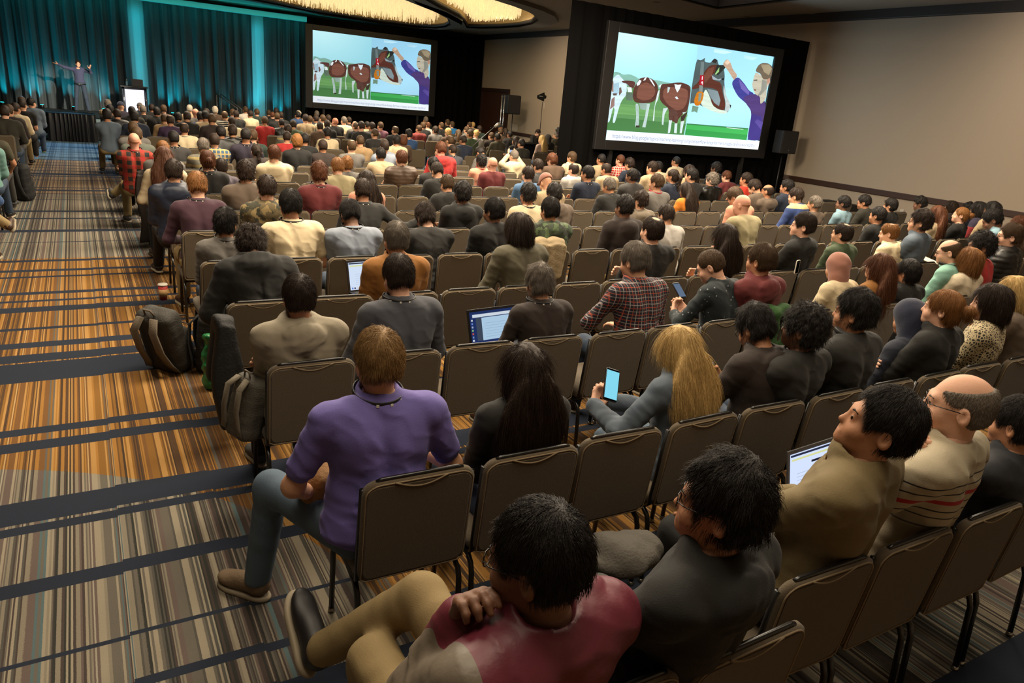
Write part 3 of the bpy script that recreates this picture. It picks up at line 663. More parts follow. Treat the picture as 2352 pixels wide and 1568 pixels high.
    for a in range(0, len(bands), 14):
        g = bands[a:a+14]; lo = g[0][0]-.2; hi = g[-1][1]+.2; f = mathn(nt, 'DIVIDE', mathn(nt, 'SUBTRACT', Ys, lo), hi-lo); st = [(0, (0, 0, 0, 1))]
        for p, q in g: st += [((p-lo)/(hi-lo), (1, 1, 1, 1)), ((q-lo)/(hi-lo), (0, 0, 0, 1))]
        r = ramp(f, st); tot = r if tot is None else mixc(nt, 1.0, tot, r, 'ADD')
    c = mixc(nt, tot, c, '#262c38')
    n2 = nt.nodes.new('ShaderNodeTexNoise'); n2.inputs['Scale'].default_value = 350; nt.links.new(tc.outputs['Object'], n2.inputs['Vector'])
    c = mixc(nt, .35, c, mixc(nt, n2.outputs['Fac'], '#2a2a2a', '#d0d0d0'), 'OVERLAY')
    bp = nt.nodes.new('ShaderNodeBump'); bp.inputs['Strength'].default_value = .4; bp.inputs['Distance'].default_value = .004; nt.links.new(n2.outputs['Fac'], bp.inputs['Height']); nt.links.new(bp.outputs[0], b.inputs['Normal'])
    nt.links.new(c, b.inputs['Base Color']); return m
struct('floor', quadmesh('floor', [(XL, CL_Y0, 0), (XW, CL_Y0, 0), (XW, YB, 0), (XL, YB, 0)]), carpet())
RAIL0, RAIL1, CR0, CR1 = .83, .96, 4.74, 4.98
struct('wall_right', MB().box((XW, CL_Y0, 0), (XW+.15, YB, CEIL+.9)).mesh('wall'), wallmat())
struct('wall_left', MB().box((XL-.15, CL_Y0, 0), (XL, YB, CEIL+.9)).mesh('wall'), wallmat())
struct('wall_back', MB().box((XL, YB, 0), (XW, YB+.15, CEIL+.9)).mesh('wall'), wallmat())
struct('wall_rear', MB().box((XL, CL_Y0-.15, 0), (XW, CL_Y0, CEIL+.9)).mesh('wall'), wallmat())
WOOD = mat('dark_wood', '#3a251a', .45, bump=.1, bscale=14, stretch=(8, 8, .6), var=.3)
bevel(struct('trim_1', MB().box((XW-.045, CL_Y0, RAIL0), (XW, YB, RAIL1)).mesh('trim'), WOOD), .008)
bevel(struct('trim_2', MB().box((XW-.10, CL_Y0, CR0), (XW, YB, CR1)).mesh('trim'), mat('crown_dark', '#2a2420', .6)), .02)
bevel(struct('baseboard_right', MB().box((XW-.02, CL_Y0, 0), (XW, YB, .12)).mesh('trim'), WOOD), .005)
# ceiling with three openings
def zpt(x, y, z=CEIL): p = at_z(x, y, z); return (p[0], p[1])
h1 = [zpt(*p) for p in ((560, -12), (620, 0), (718, 21), (802, 35), (881, 47), (952, 56), (1000, 58), (1022, 55), (1033, 49), (1029, 37), (998, 19), (952, 0), (880, -30), (760, -60), (600, -60))]
h2 = [zpt(*p) for p in ((1073, 57), (1110, 58), (1150, 57), (1190, 54), (1222, 47), (1233, 37), (1226, 27), (1212, 18), (1180, 5), (1120, -15), (1000, -45), (900, -60), (960, -22), (1010, 8), (1052, 30), (1066, 44))]
h3 = [zpt(*p) for p in ((1400, -46), (1578, 0), (1648, 18), (1720, 10), (1803, 0), (2000, -22), (2300, -60), (1900, -140), (1500, -110))]
outer = [(XL, CL_Y0), (XW, CL_Y0), (XW, YB), (XL, YB)]
polys = [outer]+[h for h in (h1, h2, h3)]
flat = [p for q in polys for p in q]
tr = tessellate_polygon([[Vector((p[0], p[1], 0)) for p in q] for q in polys])
CEILM = mat('ceiling_paint', '#857b6d', .85, bump=.1, bscale=120)
struct('ceiling', mk('ceiling', np.array([(p[0], p[1], CEIL) for p in flat]), [tuple(t) for t in tr], False), CEILM)
def rim(name, h, z0, z1, m):
    n = len(h); V = [(p[0], p[1], z0) for p in h]+[(p[0], p[1], z1) for p in h]; F = [(i, (i+1) % n, n+(i+1) % n, n+i) for i in range(n)]
    return struct(name, mk('rim', np.array(V), F, False), m)
PLEAT = mat('pleated_cream_panel', '#c9b083', .8, bump=.6, bscale=9, stretch=(6, 6, .01), var=.25)
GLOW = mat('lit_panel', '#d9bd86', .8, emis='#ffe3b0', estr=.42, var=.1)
trimd = mat('bronze_lip', '#2c2620', .5)
for i, (h, mm) in enumerate(((h1, PLEAT), (h2, PLEAT), (h3, mat('coffer_side', '#8f93a0', .8)))):
    rim('trim_%d' % (3+i), h, CEIL-.0, CEIL+.62, mm)
    c = np.mean(h, 0); b = MB(); b.tube([(p[0], p[1], CEIL-.01) for p in h]+[(h[0][0], h[0][1], CEIL-.01)], .06 if i < 2 else .03, 6, False); struct('trim_%d' % (6+i), b.mesh('lip', True), trimd)
    struct('ceiling', quadmesh('recess', [(p[0]*1.0, p[1], CEIL+.62) for p in h][::-1]), GLOW if i < 2 else mat('coffer_top', '#5a554e', .8))
# curved soffit bands around the openings
for i, (h, wd) in enumerate(((h1, .55), (h2, .75))):
    c = np.mean(h, 0); V = []; F = []; n = len(h)
    for z, e in ((CEIL-.12, 0.06), (CEIL-.12, wd), (CEIL+.0, wd)):
        for p in h:
            d = np.array(p)-c; d /= np.linalg.norm(d)+1e-9; V.append((p[0]+d[0]*e, p[1]+d[1]*e, z))
    for r in range(2):
        for k in range(n): F.append((r*n+k, r*n+(k+1) % n, (r+1)*n+(k+1) % n, (r+1)*n+k))
    V = np.array(V); V[:, 1] = np.minimum(V[:, 1], YB-.3); V[:, 0] = np.minimum(V[:, 0], XW-.3); struct('trim_%d' % (9+i), mk('soffit', V, F, False), mat('soffit_grey', '#6b675f', .8))
# crystal chandeliers inside the recesses
def chandelier(h, z0, lab, sd, shrink):
    r = np.random.RandomState(sd); c = np.mean(h, 0); t = thing('crystal_chandelier', (c[0], c[1], CEIL+.5), lab, 'chandelier', 'crystal chandeliers in the ceiling recesses')
    hp = np.array(h)-c; b = MB(); fr = MB()
    fr.tube([(p[0]*shrink, p[1]*shrink, -.06) for p in hp]+[(hp[0][0]*shrink, hp[0][1]*shrink, -.06)], .03, 6, False); ob('frame', fr.mesh('frame', True), mat('brass', '#8a6a3a', .35, 1.0), t)
    from mathutils.geometry import intersect_point_tri_2d
    lo, hi = hp.min(0), hp.max(0); n = 0; tries = 0
    def inside(p):
        x, y = p; w_ = False
        for i in range(len(hp)):
            (x1, y1), (x2, y2) = hp[i]*shrink, hp[(i+1) % len(hp)]*shrink
            if (y1 > y) != (y2 > y) and x < (x2-x1)*(y-y1)/(y2-y1)+x1: w_ = not w_
        return w_
    while n < 2600 and tries < 30000:
        tries += 1; p = lo+r.rand(2)*(hi-lo)
        if not inside(p): continue
        n += 1; L = z0*(.75+.5*r.rand()); k = b.n; w_ = .012+.01*r.rand()
        b.tube([(p[0], p[1], -.05), (p[0], p[1], -.05-L)], [w_, w_*.6], 4)
    o = ob('crystal_strands', b.mesh('crystals'), mat('crystal', '#e8d2a0', .12, spec=.9, emis='#ffe2ae', estr=.62, var=.5), t); o['kind'] = 'stuff'
chandelier(h1, .42, 'wide glowing crystal chandelier in the larger ceiling recess above the far screen', 1, .86)
chandelier(h2, .40, 'glowing crystal chandelier in the smaller recess at the right end of the chandeliers', 2, .72)
# downlights
for i, (x, y) in enumerate(((1508, 5), (1350, 9), (1715, 37), (1868, 31), (2044, 22), (2262, 10), (1102, 73), (1135, 73))):
    p = at_z(x, y, CEIL); w_ = ['small bright downlight in the ceiling above the near screen', 'small spotlight in the ceiling near the near screen\'s top left corner', 'recessed downlight nearest the near drape\'s top right', 'second recessed downlight right of the near screen along the wall',
        'third recessed downlight along the right wall', 'recessed downlight over the right wall nearest the picture corner', 'small ceiling light left of its twin beyond the chandeliers', 'small ceiling light right of its twin beyond the chandeliers'][i]
    t = thing('downlight', (p[0], p[1], CEIL-.012), w_, 'ceiling light', 'recessed ceiling lights')
    b = MB(); b.lathe([(.10, 0), (.10, .011), (.075, .011), (.07, .0)], 20); ob('trim_ring', b.mesh('ring', True), mat('ring_white', '#8d8578', .5), t)
    b = MB(); b.lathe([(.05, .004), (.05, .010)], 16); ob('bulb', b.mesh('bulb'), mat('bulb_lit', '#fff0d0', .5, emis='#ffe0b0', estr=14) if i < 1 or i > 5 else mat('bulb_dim', '#7c7468', .4), t)
# ------------------------------------------------------------------ curtains
def curtain(X0, X1, Y, z0, z1, amp, wl, seed, nx=None):
    r = np.random.RandomState(seed); L = X1-X0; nx = nx or int(L/wl*14); xs = np.linspace(0, L, nx); ph = np.cumsum(2*PI/wl*(.6+.8*np.interp(xs, np.linspace(0, L, 40), r.rand(40)))*(L/nx))
    am = amp*np.interp(xs, np.linspace(0, L, 60), .5+r.rand(60)*.9); V = []; zs = np.linspace(z0, z1, 7)
    for j, z in enumerate(zs):
        g = 1-.35*(j/6); y = Y+am*g*(np.sin(ph+.15*j)+.3*np.sin(2.3*ph+j*.2)); V.append(np.stack([X0+xs, y, np.full(nx, z)], 1))
    V = np.concatenate(V); Q = np.array([(j*nx+i, j*nx+i+1, (j+1)*nx+i+1, (j+1)*nx+i) for j in range(6) for i in range(nx-1)])
    return mk('drape', V, Q)
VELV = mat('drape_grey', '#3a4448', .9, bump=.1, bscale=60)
BLK = mat('black_velour', '#090808', 1.0, bump=.2, bscale=30, spec=.1)
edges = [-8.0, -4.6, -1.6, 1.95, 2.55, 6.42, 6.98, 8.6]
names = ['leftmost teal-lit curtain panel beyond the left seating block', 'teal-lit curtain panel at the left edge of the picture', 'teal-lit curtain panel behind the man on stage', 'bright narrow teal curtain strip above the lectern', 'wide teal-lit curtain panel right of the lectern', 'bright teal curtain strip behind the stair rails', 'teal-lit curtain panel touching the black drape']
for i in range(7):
    o = ob('stage_curtain', curtain(edges[i]-.03, edges[i+1]+.03, 33.0+(.14 if i in (3, 5) else 0), .5, 4.62, .13 if i not in (3, 5) else .035, .36, 11+i), VELV if i not in (3, 5) else mat('bright_strip_cloth', '#76878b', .85)); tag(o, names[i], 'curtain', 'stage curtain panels')  # strip panels: their brighter lighting is put into a paler, flatter cloth
tag(ob('valance', MB().box((-9, 32.55, 4.60), (8.6, 32.85, 4.78)).mesh('valance'), mat('valance_white', '#8f9a98', .8)), 'straight pale header board along the top of the teal curtain', 'header board')
tag(ob('black_drape', curtain(8.3, XW-.05, 31.45, 0, 4.72, .06, .30, 31), BLK), 'tall black pleated drape around the far projection screen', 'drape')
# right-hand masking drape: a tall frame of black cloth around the near screen
RY_ = 13.3
P_ = lambda x, y, Y=RY_: at_y(x, y, Y)
o1 = P_(1322, 12); o2 = P_(1868, 92)
me = MB().box((8.95, RY_+.10, 0), (16.25, RY_+.16, 4.28)).mesh('mask')
tag(ob('black_drape', curtain(8.93, 16.25, RY_+.12, 0, 4.27, .03, .32, 41), BLK), 'tall black drape masking around the near projection screen', 'drape')
# ------------------------------------------------------------------ stage
tag(bevel(ob('stage_platform', MB().box((-7.5, 27.9, 0), (7.6, 33.9, .5)).mesh('stage'), mat('stage_black', '#191b1e', .5, bump=.1)), .01), 'low black stage platform in front of the teal curtain', 'stage')
tag(ob('stage_fascia', MB().box((-7.5, 27.86, .30), (7.6, 27.895, .505)).mesh('fascia'), mat('fascia', '#a8c4cc', .6)), 'pale strip along the front edge of the stage', 'stage edge')
tag(ob('black_skirt', curtain(-7.5, 7.6, 27.82, 0, .31, .02, .2, 51), BLK), 'black pleated skirt under the pale stage edge', 'stage skirt')
for i, px in enumerate((8, 72, 98, 170, 238, 395, 455, 520, 588, 645)):
    X = at_y(px, 250, 32.6)[0]
    t = thing('uplight', (X, 32.45, .5), ['leftmost', 'second', 'third', 'fourth', 'fifth', 'sixth', 'seventh', 'eighth', 'ninth', 'tenth'][i]+' from the left of the teal uplights at the foot of the curtain', 'stage light', 'teal uplights on the stage floor')
    b = MB(); b.lathe([(.07, 0), (.07, .12), (.06, .13)], 12); ob('housing', b.mesh('can', True), mat('can_black', '#101010', .4), t)
    b = MB(); b.lathe([(.055, .131), (.055, .135)], 12); ob('lens', b.mesh('lens'), mat('teal_lens', '#30e0e0', .3, emis='#20e8f0', estr=6), t)
    e = (230, 260, 130, 170, 190, 280, 130, 45, 160, 260)[i]
    light('SPOT', 'uplight_beam', (X, 32.58, .64), e, (.0, .70, .85), (math.radians(180-5), 0, 0), spot_size=math.radians(100), spot_blend=1.0, shadow_soft_size=.03)
for X, e in ((2.25, 130), (6.7, 130)):
    light('AREA', 'strip_wash', (X, 32.35, 2.5), e*.06, (.02, .75, .88), (math.radians(90), 0, 0), shape='RECTANGLE', size=.25, size_y=3.6, spread=math.radians(60))
light('AREA', 'header_glow', (3.0, 32.2, 4.5), 28, (.05, .85, .75), (math.radians(105), 0, 0), shape='RECTANGLE', size=12, size_y=.1)
# ------------------------------------------------------------------ projection screens
def tri_poly(pts):
    t = tessellate_polygon([[Vector((p[0], p[1], 0)) for p in pts]]); return [tuple(q) for q in t]
# corner pixels of the near picture in its enlarged crop; drawings below are given in that crop and mapped onto the picture plane
QC = np.array([(203, 110), (2003, 378), (1813, 1502), (48, 1352)], float)
def homog(src, dst):
    A = []; B = []
    for (x, y), (u, v) in zip(src, dst):
        A += [[x, y, 1, 0, 0, 0, -u*x, -u*y], [0, 0, 0, x, y, 1, -v*x, -v*y]]; B += [u, v]
    return np.append(np.linalg.solve(np.array(A), np.array(B)), 1).reshape(3, 3)
HM = homog(QC, [(0, 1), (1, 1), (1, 0), (0, 0)])
def uv(p): q = HM@np.array([p[0], p[1], 1.0]); return q[0]/q[2], q[1]/q[2]
def emat(name, col, st=1.0):
    if name in MC: return MC[name]
    m = bpy.data.materials.new(name); m.use_nodes = True; nt = m.node_tree; nt.nodes.remove(nt.nodes['Principled BSDF']); e = nt.nodes.new('ShaderNodeEmission'); e.inputs[1].default_value = st
    e.inputs[0].default_value = srgb(col); nt.links.new(e.outputs[0], nt.nodes['Material Output'].inputs[0]); MC[name] = m; return m
def vcmat(name, st=1.0):
    if name in MC: return MC[name]
    m = bpy.data.materials.new(name); m.use_nodes = True; nt = m.node_tree; nt.nodes.remove(nt.nodes['Principled BSDF']); e = nt.nodes.new('ShaderNodeEmission'); a = nt.nodes.new('ShaderNodeAttribute'); a.attribute_name = 'Col'
    nt.links.new(a.outputs['Color'], e.inputs[0]); e.inputs[1].default_value = st; nt.links.new(e.outputs[0], nt.nodes['Material Output'].inputs[0]); MC[name] = m; return m
SKY1 = [(203, 110), (1105, 244), (1035, 705), (150, 570)]
DRAW = [ # colour, outline in crop pixels (later ones lie on top)
('#7fae9f', [(150,565),(205,566),(262,600),(330,590),(400,620),(440,650),(640,660),(760,690),(1035,725),(1020,800),(140,760)]),
('#5f8f58', [(130,720),(1025,790),(948,1312),(64,1240)]),
('#4c7d48', [(110,1090),(970,1180),(948,1312),(64,1240)]),
('#6a9b5c', [(110,930),(380,950),(600,1010),(990,1050),(985,1110),(700,1100),(300,1060),(90,1050)]),
('#a7d9ee', [(1105,244),(1420,290),(1400,460),(1090,400)]),
# cow at the left
('#c4dbe4', [(145,640),(205,588),(255,650),(300,690),(298,830),(240,900),(205,1000),(165,1160),(135,1155),(165,1010),(150,960),(105,1150),(78,1150),(100,960),(125,830),(130,700)]),
('#8a6a60', [(135,690),(150,670),(160,740),(150,800),(132,790)]), ('#6e5850', [(205,760),(235,740),(245,800),(215,840)]), ('#9dbccb', [(150,700),(215,690),(215,800),(185,830),(150,815)]),
('#8d7068', [(130,880),(165,850),(160,960),(110,1000)]), ('#5b4a46', [(140,815),(190,812),(185,838),(150,840)]),
('#5c3a35', [(240,670),(300,665),(380,672),(396,700),(372,760),(330,740),(300,700),(250,690)]), ('#d6e4e6', [(300,740),(350,745),(356,800),(310,800)]), ('#5e7060', [(290,800),(372,810),(360,900),(290,890)]),
# middle cow
('#57382f', [(412,690),(440,640),(520,622),(600,655),(648,720),(650,820),(612,905),(560,925),(480,932),(390,920),(362,870),(370,760)]),
('#7a4f41', [(430,720),(520,680),(610,740),(620,820),(560,890),(470,900),(400,860)]),
('#dfe9ee', [(408,700),(440,655),(462,670),(440,715),(412,728)]), ('#dfe9ee', [(545,638),(575,655),(610,720),(608,738),(570,680)]), ('#e8eef2', [(500,632),(522,622),(505,660),(480,668)]),
('#a7bcb6', [(390,930),(430,940),(432,1080),(430,1190),(400,1210),(384,1190),(402,1090)]), ('#b4c8c4', [(520,935),(556,935),(530,1080),(505,1215),(468,1210),(500,1080)]), ('#8ea49a', [(430,930),(520,930),(505,1010),(450,1000)]),
('#3e3330', [(395,1190),(438,1192),(436,1215),(398,1212)]),
('#c7d8d6', [(640,800),(668,760),(650,880),(610,960),(605,1130),(585,1150),(600,1000)]),
# right cow
('#57372f', [(685,705),(760,702),(850,688),(930,688),(1030,735),(990,1020),(930,1060),(880,1120),(862,1170),(800,1140),(765,1120),(770,990),(700,940),(662,880),(668,780)]),
('#7b5042', [(710,760),(800,740),(990,760),(985,900),(940,1000),(850,1020),(750,940),(700,860)]),
('#dde9ee', [(832,706),(870,715),(912,712),(890,770),(865,806),(845,760)]), ('#cfdde0', [(836,860),(860,850),(880,880),(858,886)]), ('#b9cbcb', [(755,740),(785,745),(765,800),(752,812)]),
('#c2d3d2', [(705,990),(760,985),(720,1060),(705,1190),(688,1180),(695,1060)]), ('#cbdadb', [(770,1130),(805,1135),(782,1280),(757,1290)]), ('#cbdadb', [(835,1170),(866,1170),(858,1290),(828,1285)]),
('#5b4038', [(770,1000),(860,1010),(880,1100),(866,1170),(832,1170),(830,1050),(800,1140),(766,1130)]),
('#c8d8d8', [(905,1150),(945,1140),(915,1290),(893,1290)]), ('#41352f', [(905,1090),(985,1030),(975,1060),(940,1140),(905,1145)]), ('#b7c7c8', [(925,1040),(975,1035),(930,1060)]),
('#e4eef0', [(650,730),(684,705),(668,750)]),
# right hand picture: sky, field
('#9fd8f4', [(1105,244),(1990,378),(1900,920),(1700,1260),(968,1172)]),
('#a9def6', [(1035,705),(1500,760),(1800,900),(1720,1240),(975,1172)]),
('#b9e4f4', [(1290,290),(1420,310),(1500,330),(1400,350),(1280,330)]), ('#b4e0f5', [(1640,360),(1800,390),(1740,420),(1640,400)]),
('#3f7f4a', [(972,1172),(1700,1240),(1698,1262),(970,1190)]),
('#46b058', [(970,1186),(1698,1256),(1680,1385),(950,1312)]), ('#3c9a4e', [(960,1240),(1690,1320),(1680,1385),(950,1312)]), ('#dfeaea', [(1440,1226),(1640,1250),(1640,1256),(1440,1233)]),
# big cow head in profile
('#4d5a5a', [(1082,408),(1130,430),(1182,392),(1172,445),(1250,455),(1280,405),(1325,425),(1338,480),(1395,500),(1412,600),(1405,690),(1430,850),(1475,935),(1488,980),(1445,1055),(1370,1060),(1250,1020),(1130,955),(1035,930),(1005,945),(1030,720)]),
('#5a3329', [(1215,490),(1330,470),(1310,560),(1255,610),(1275,660),(1370,690),(1385,800),(1425,960),(1400,1030),(1300,990),(1245,900),(1290,860),(1345,960),(1362,900),(1330,770),(1180,740),(1030,770),(1035,740),(1100,690)]),
('#6e4436', [(1220,520),(1290,500),(1260,600),(1180,700),(1160,620)]),
('#c9d8c8', [(1190,755),(1235,850),(1270,960),(1340,1010),(1440,1025),(1445,1055),(1370,1062),(1250,1022),(1130,955),(1150,850)]),
('#b5c2c0', [(1400,700),(1430,850),(1478,935),(1488,985),(1450,1040),(1415,1030),(1425,930),(1395,800)]),
('#98a5ac', [(1255,600),(1330,650),(1375,640),(1350,665),(1270,650)]), ('#7f8e92', [(1205,760),(1330,790),(1362,900),(1345,970),(1290,930),(1235,840)]),
('#1d2224', [(1372,640),(1402,630),(1400,660),(1378,660)]), ('#2b2420', [(1470,950),(1490,960),(1480,1000)]), ('#33302c', [(1250,440),(1290,402),(1325,425),(1300,460)]),
('#2c2f2a', [(1315,480),(1440,480),(1400,530),(1330,600),(1285,590)]), ('#93c07a', [(1345,505),(1340,560),(1300,598),(1296,580)]),
('#6c7a7a', [(1130,440),(1165,445),(1160,600),(1118,600)]), ('#a51f2a', [(1120,600),(1168,605),(1160,720),(1112,715)]), ('#7d8580', [(1112,718),(1155,722),(1148,800),(1108,790)]),
('#c0731f', [(1085,800),(1125,790),(1168,810),(1150,900),(1110,965),(1062,960),(1050,900)]), ('#7a8a84', [(1105,812),(1142,815),(1128,900),(1100,915)]), ('#6f8f7a', [(1035,960),(1105,975),(1088,1048),(1060,1030),(1020,1038)]),
# man stretching out his arm
('#b59a83', [(1380,470),(1415,420),(1440,412),(1475,450),(1500,530),(1558,600),(1520,668),(1480,600),(1425,520)]), ('#d8bfa6', [(1400,450),(1440,415),(1470,450),(1430,480)]),
('#40408a', [(1560,612),(1640,700),(1700,790),(1760,815),(1740,1010),(1655,930),(1560,850),(1480,690)]), ('#6a5fa5', [(1570,640),(1650,730),(1700,800),(1690,840),(1600,760)]),
('#503d72', [(1620,860),(1760,820),(1830,850),(1905,930),(1880,1150),(1820,1395),(1685,1382),(1700,1260),(1735,1040),(1655,930)]), ('#453a80', [(1730,1060),(1850,1100),(1870,1200),(1830,1390),(1688,1380)]),
('#5c4d96', [(1800,1130),(1870,1170),(1845,1255),(1768,1160)]),
('#b9b3a0', [(1770,560),(1840,600),(1905,650),(1940,640),(1950,680),(1905,760),(1905,880),(1832,960),(1830,850),(1770,830),(1748,780),(1730,720),(1745,640)]), ('#8f8f84', [(1850,650),(1905,665),(1910,760),(1835,840),(1790,850),(1840,780)]),
('#6b5f4e', [(1770,540),(1800,480),(1850,450),(1920,455),(1978,500),(1955,640),(1905,650),(1860,650),(1830,580),(1780,560)]), ('#9a8c72', [(1830,470),(1930,470),(1965,520),(1930,600),(1870,560)]), ('#b48a76', [(1905,650),(1945,630),(1945,690),(1910,705)]),
('#4a4038', [(1745,655),(1790,650),(1792,664),(1750,666)]), ('#6b3f3a', [(1750,768),(1780,772),(1778,786),(1752,782)]),
('#eef6fb', [(64,1240),(948,1312),(1680,1385),(1830,1397),(1813,1502),(48,1352)]),
]
DIGITS = [[(1138,615),(1148,612),(1144,655),(1135,655)], [(1138,672),(1146,672),(1138,692),(1150,692),(1150,697),(1127,697)], [(1143,680),(1150,680),(1147,712),(1140,712)]]
def soft(p):
    if len(p) < 7: return p
    for _ in range(2):
        p = [q for i in range(len(p)) for q in ((.8*p[i][0]+.2*p[(i+1) % len(p)][0], .8*p[i][1]+.2*p[(i+1) % len(p)][1]), (.2*p[i][0]+.8*p[(i+1) % len(p)][0], .2*p[i][1]+.8*p[(i+1) % len(p)][1]))]
    return p
def picture_mesh(Wd, Hd):
    V = []; F = []; C = []
    def add(pts, cols, dz):
        n = len(V); t = tri_poly(pts)
        for (u, v), c in zip(pts, cols): V.append((u*Wd, -dz, v*Hd)); C.append(c)
        F.extend([tuple(n+i for i in q) for q in t])
    lc = lambda h: srgb(h)[:3]
    # sky gradient of the left picture
    g = 12
    for i in range(g):
        for j in range(g):
            q = [(i/g, j/g), ((i+1)/g, j/g), ((i+1)/g, (j+1)/g), (i/g, (j+1)/g)]
            def col(u, v):
                a = np.array(lc('#a5dde2')); b_ = np.array(lc('#86cfe2')); e = np.array(lc('#c8f6fa')); k = max(0, 1-1.6*math.hypot(u-.05, v-1)); k2 = min(1, v*1.2)
                return tuple((a*(1-k2)+b_*k2)*(1-k)+e*k)
            add(q, [col(*p) for p in q], 0)
    clampq = lambda p: (min(max(p[0], 0), 1), min(max(p[1], 0), 1))
    for n, (h, pts) in enumerate(DRAW):
        p = [clampq(uv(a)) for a in soft(pts)]; c = np.array(lc(h))
        add(p, [tuple(c*(.9+.25*((i*7) % 5)/5)) for i in range(len(p))], .0006*(n+1))
    for n, pts in enumerate(DIGITS): add([uv(a) for a in pts], [lc('#e8e0e0')]*len(pts), .0006*(len(DRAW)+3))
    me = mk('picture', np.array(V), F, False); a = me.color_attributes.new('Col', 'FLOAT_COLOR', 'POINT')
    a.data.foreach_set('color', np.array([tuple(c)+(1,) for c in C], np.float32).ravel()); return me
def screen(X0, X1, Z0, Z1, Y, lab, strength, tag_):
    Wd, Hd = X1-X0, Z1-Z0; t = thing('projection_screen', (X0, Y, Z0), lab, 'screen')
    b = MB(); w1 = .17*Wd/5; d = .05
    for a, c in (((-w1*1.7, -d, -w1*1.3), (0, .05, Hd+w1*1.2)), ((Wd, -d, -w1*1.3), (Wd+w1*1.7, .05, Hd+w1*1.2)), ((0, -d, Hd), (Wd, .05, Hd+w1*1.2)), ((0, -d, -w1*1.3), (Wd, .05, 0))): b.box(a, c)
    bevel(ob('frame', b.mesh('frame'), mat('screen_frame', '#1a1818', .55), t), .01)
    ob('picture', picture_mesh(Wd, Hd), vcmat('slide_'+tag_, strength), t)
    b = MB(); b.box((0, .003, 0), (Wd, .045, Hd)); ob('backing', b.mesh('backing'), mat('screen_back', '#1b1b1d', .8), t)
    fc = bpy.data.curves.new('caption', 'FONT'); fc.body = 'https://www.blog.google/topics/machine-learning/using-tensorflow-keep-farmers-happy-and-cows-healthy/'; fc.size = .128*Wd/5; fc.align_x = 'CENTER'; fc.extrude = 0
    o = bpy.data.objects.new('caption', fc); S.collection.objects.link(o); o.parent = t; o.rotation_euler = (PI/2, 0, 0); o.location = (Wd*.50, -.075, Hd*.025); o.scale = (.92, 1, 1)
    bpy.context.view_layer.update(); me = bpy.data.meshes.new_from_object(o.evaluated_get(bpy.context.evaluated_depsgraph_get())); bpy.data.objects.remove(o)
    o = ob('caption', me, emat('caption_ink', '#8f97b8', .9*strength), t, (Wd*.50, -.075, Hd*.025), (PI/2, 0, 0), (.86, 1, 1)); return t
a = at_y(1388, 322, 13.28); bq = at_y(1775, 127, 13.28)
screen(at_y(1403, 200, 13.28)[0], at_y(1757, 240, 13.28)[0], 1.575, 3.78, 13.28, 'near projection screen, the larger one in the picture, showing cows and a man', 1.35, 'near')
screen(8.42, 13.57, 1.475, 4.22, 31.1, 'far projection screen beside the teal curtain, showing cows and a man', 1.0, 'far')
light('AREA', 'screen_glow', (12.5, 13.0, 2.7), 60, (.65, .85, 1.0), (math.radians(-90), 0, 0), shape='RECTANGLE', size=4.8, size_y=2.2)
# ------------------------------------------------------------------ banquet chairs
def slab(W_, H_, T_, r, inset=.012, n=6, dome=0.0):
    # rounded upright panel in the XZ plane, centred in X, from z=0 to H_, thickness T_ along y
    def ring(i_):
        P = []; w, h, rr = W_/2-i_, H_-2*i_, max(r-i_, .004)
        for cx, cz, a0 in ((w-rr, i_+h-rr, 0), (-w+rr, i_+h-rr, 90), (-w+rr, i_+rr, 180), (w-rr, i_+rr, 270)):
            for k in range(n+1):
                a = math.radians(a0+90*k/n); P.append((cx+rr*math.cos(a), cz+rr*math.sin(a)))
        return P
    V = []; F = []; lay = [(inset*2.2, -T_/2-dome), (inset, -T_/2), (0, -T_/2+inset*.7), (0, T_/2-inset*.7), (inset, T_/2), (inset*2.2, T_/2+dome)]
    for i_, y in lay:
        for x, z in ring(i_): V.append((x, y, z))
    m_ = 4*(n+1)
    for l in range(len(lay)-1):
        for k in range(m_): F.append((l*m_+k, l*m_+(k+1) % m_, (l+1)*m_+(k+1) % m_, (l+1)*m_+k))
    F.append(tuple(range(m_))); F.append(tuple(len(V)-m_+k for k in reversed(range(m_))))
    return np.array(V), F
FAB = mat('chair_fabric', '#574a36', .9, bump=.5, bscale=420, sheen=.2, var=.18)
PIP = mat('chair_piping', '#7b6a50', .8)
STEEL = mat('chair_black_steel', '#121110', .32, spec=.6)
SILV = mat('glide_silver', '#9a968c', .3, 1.0)
CM = {}
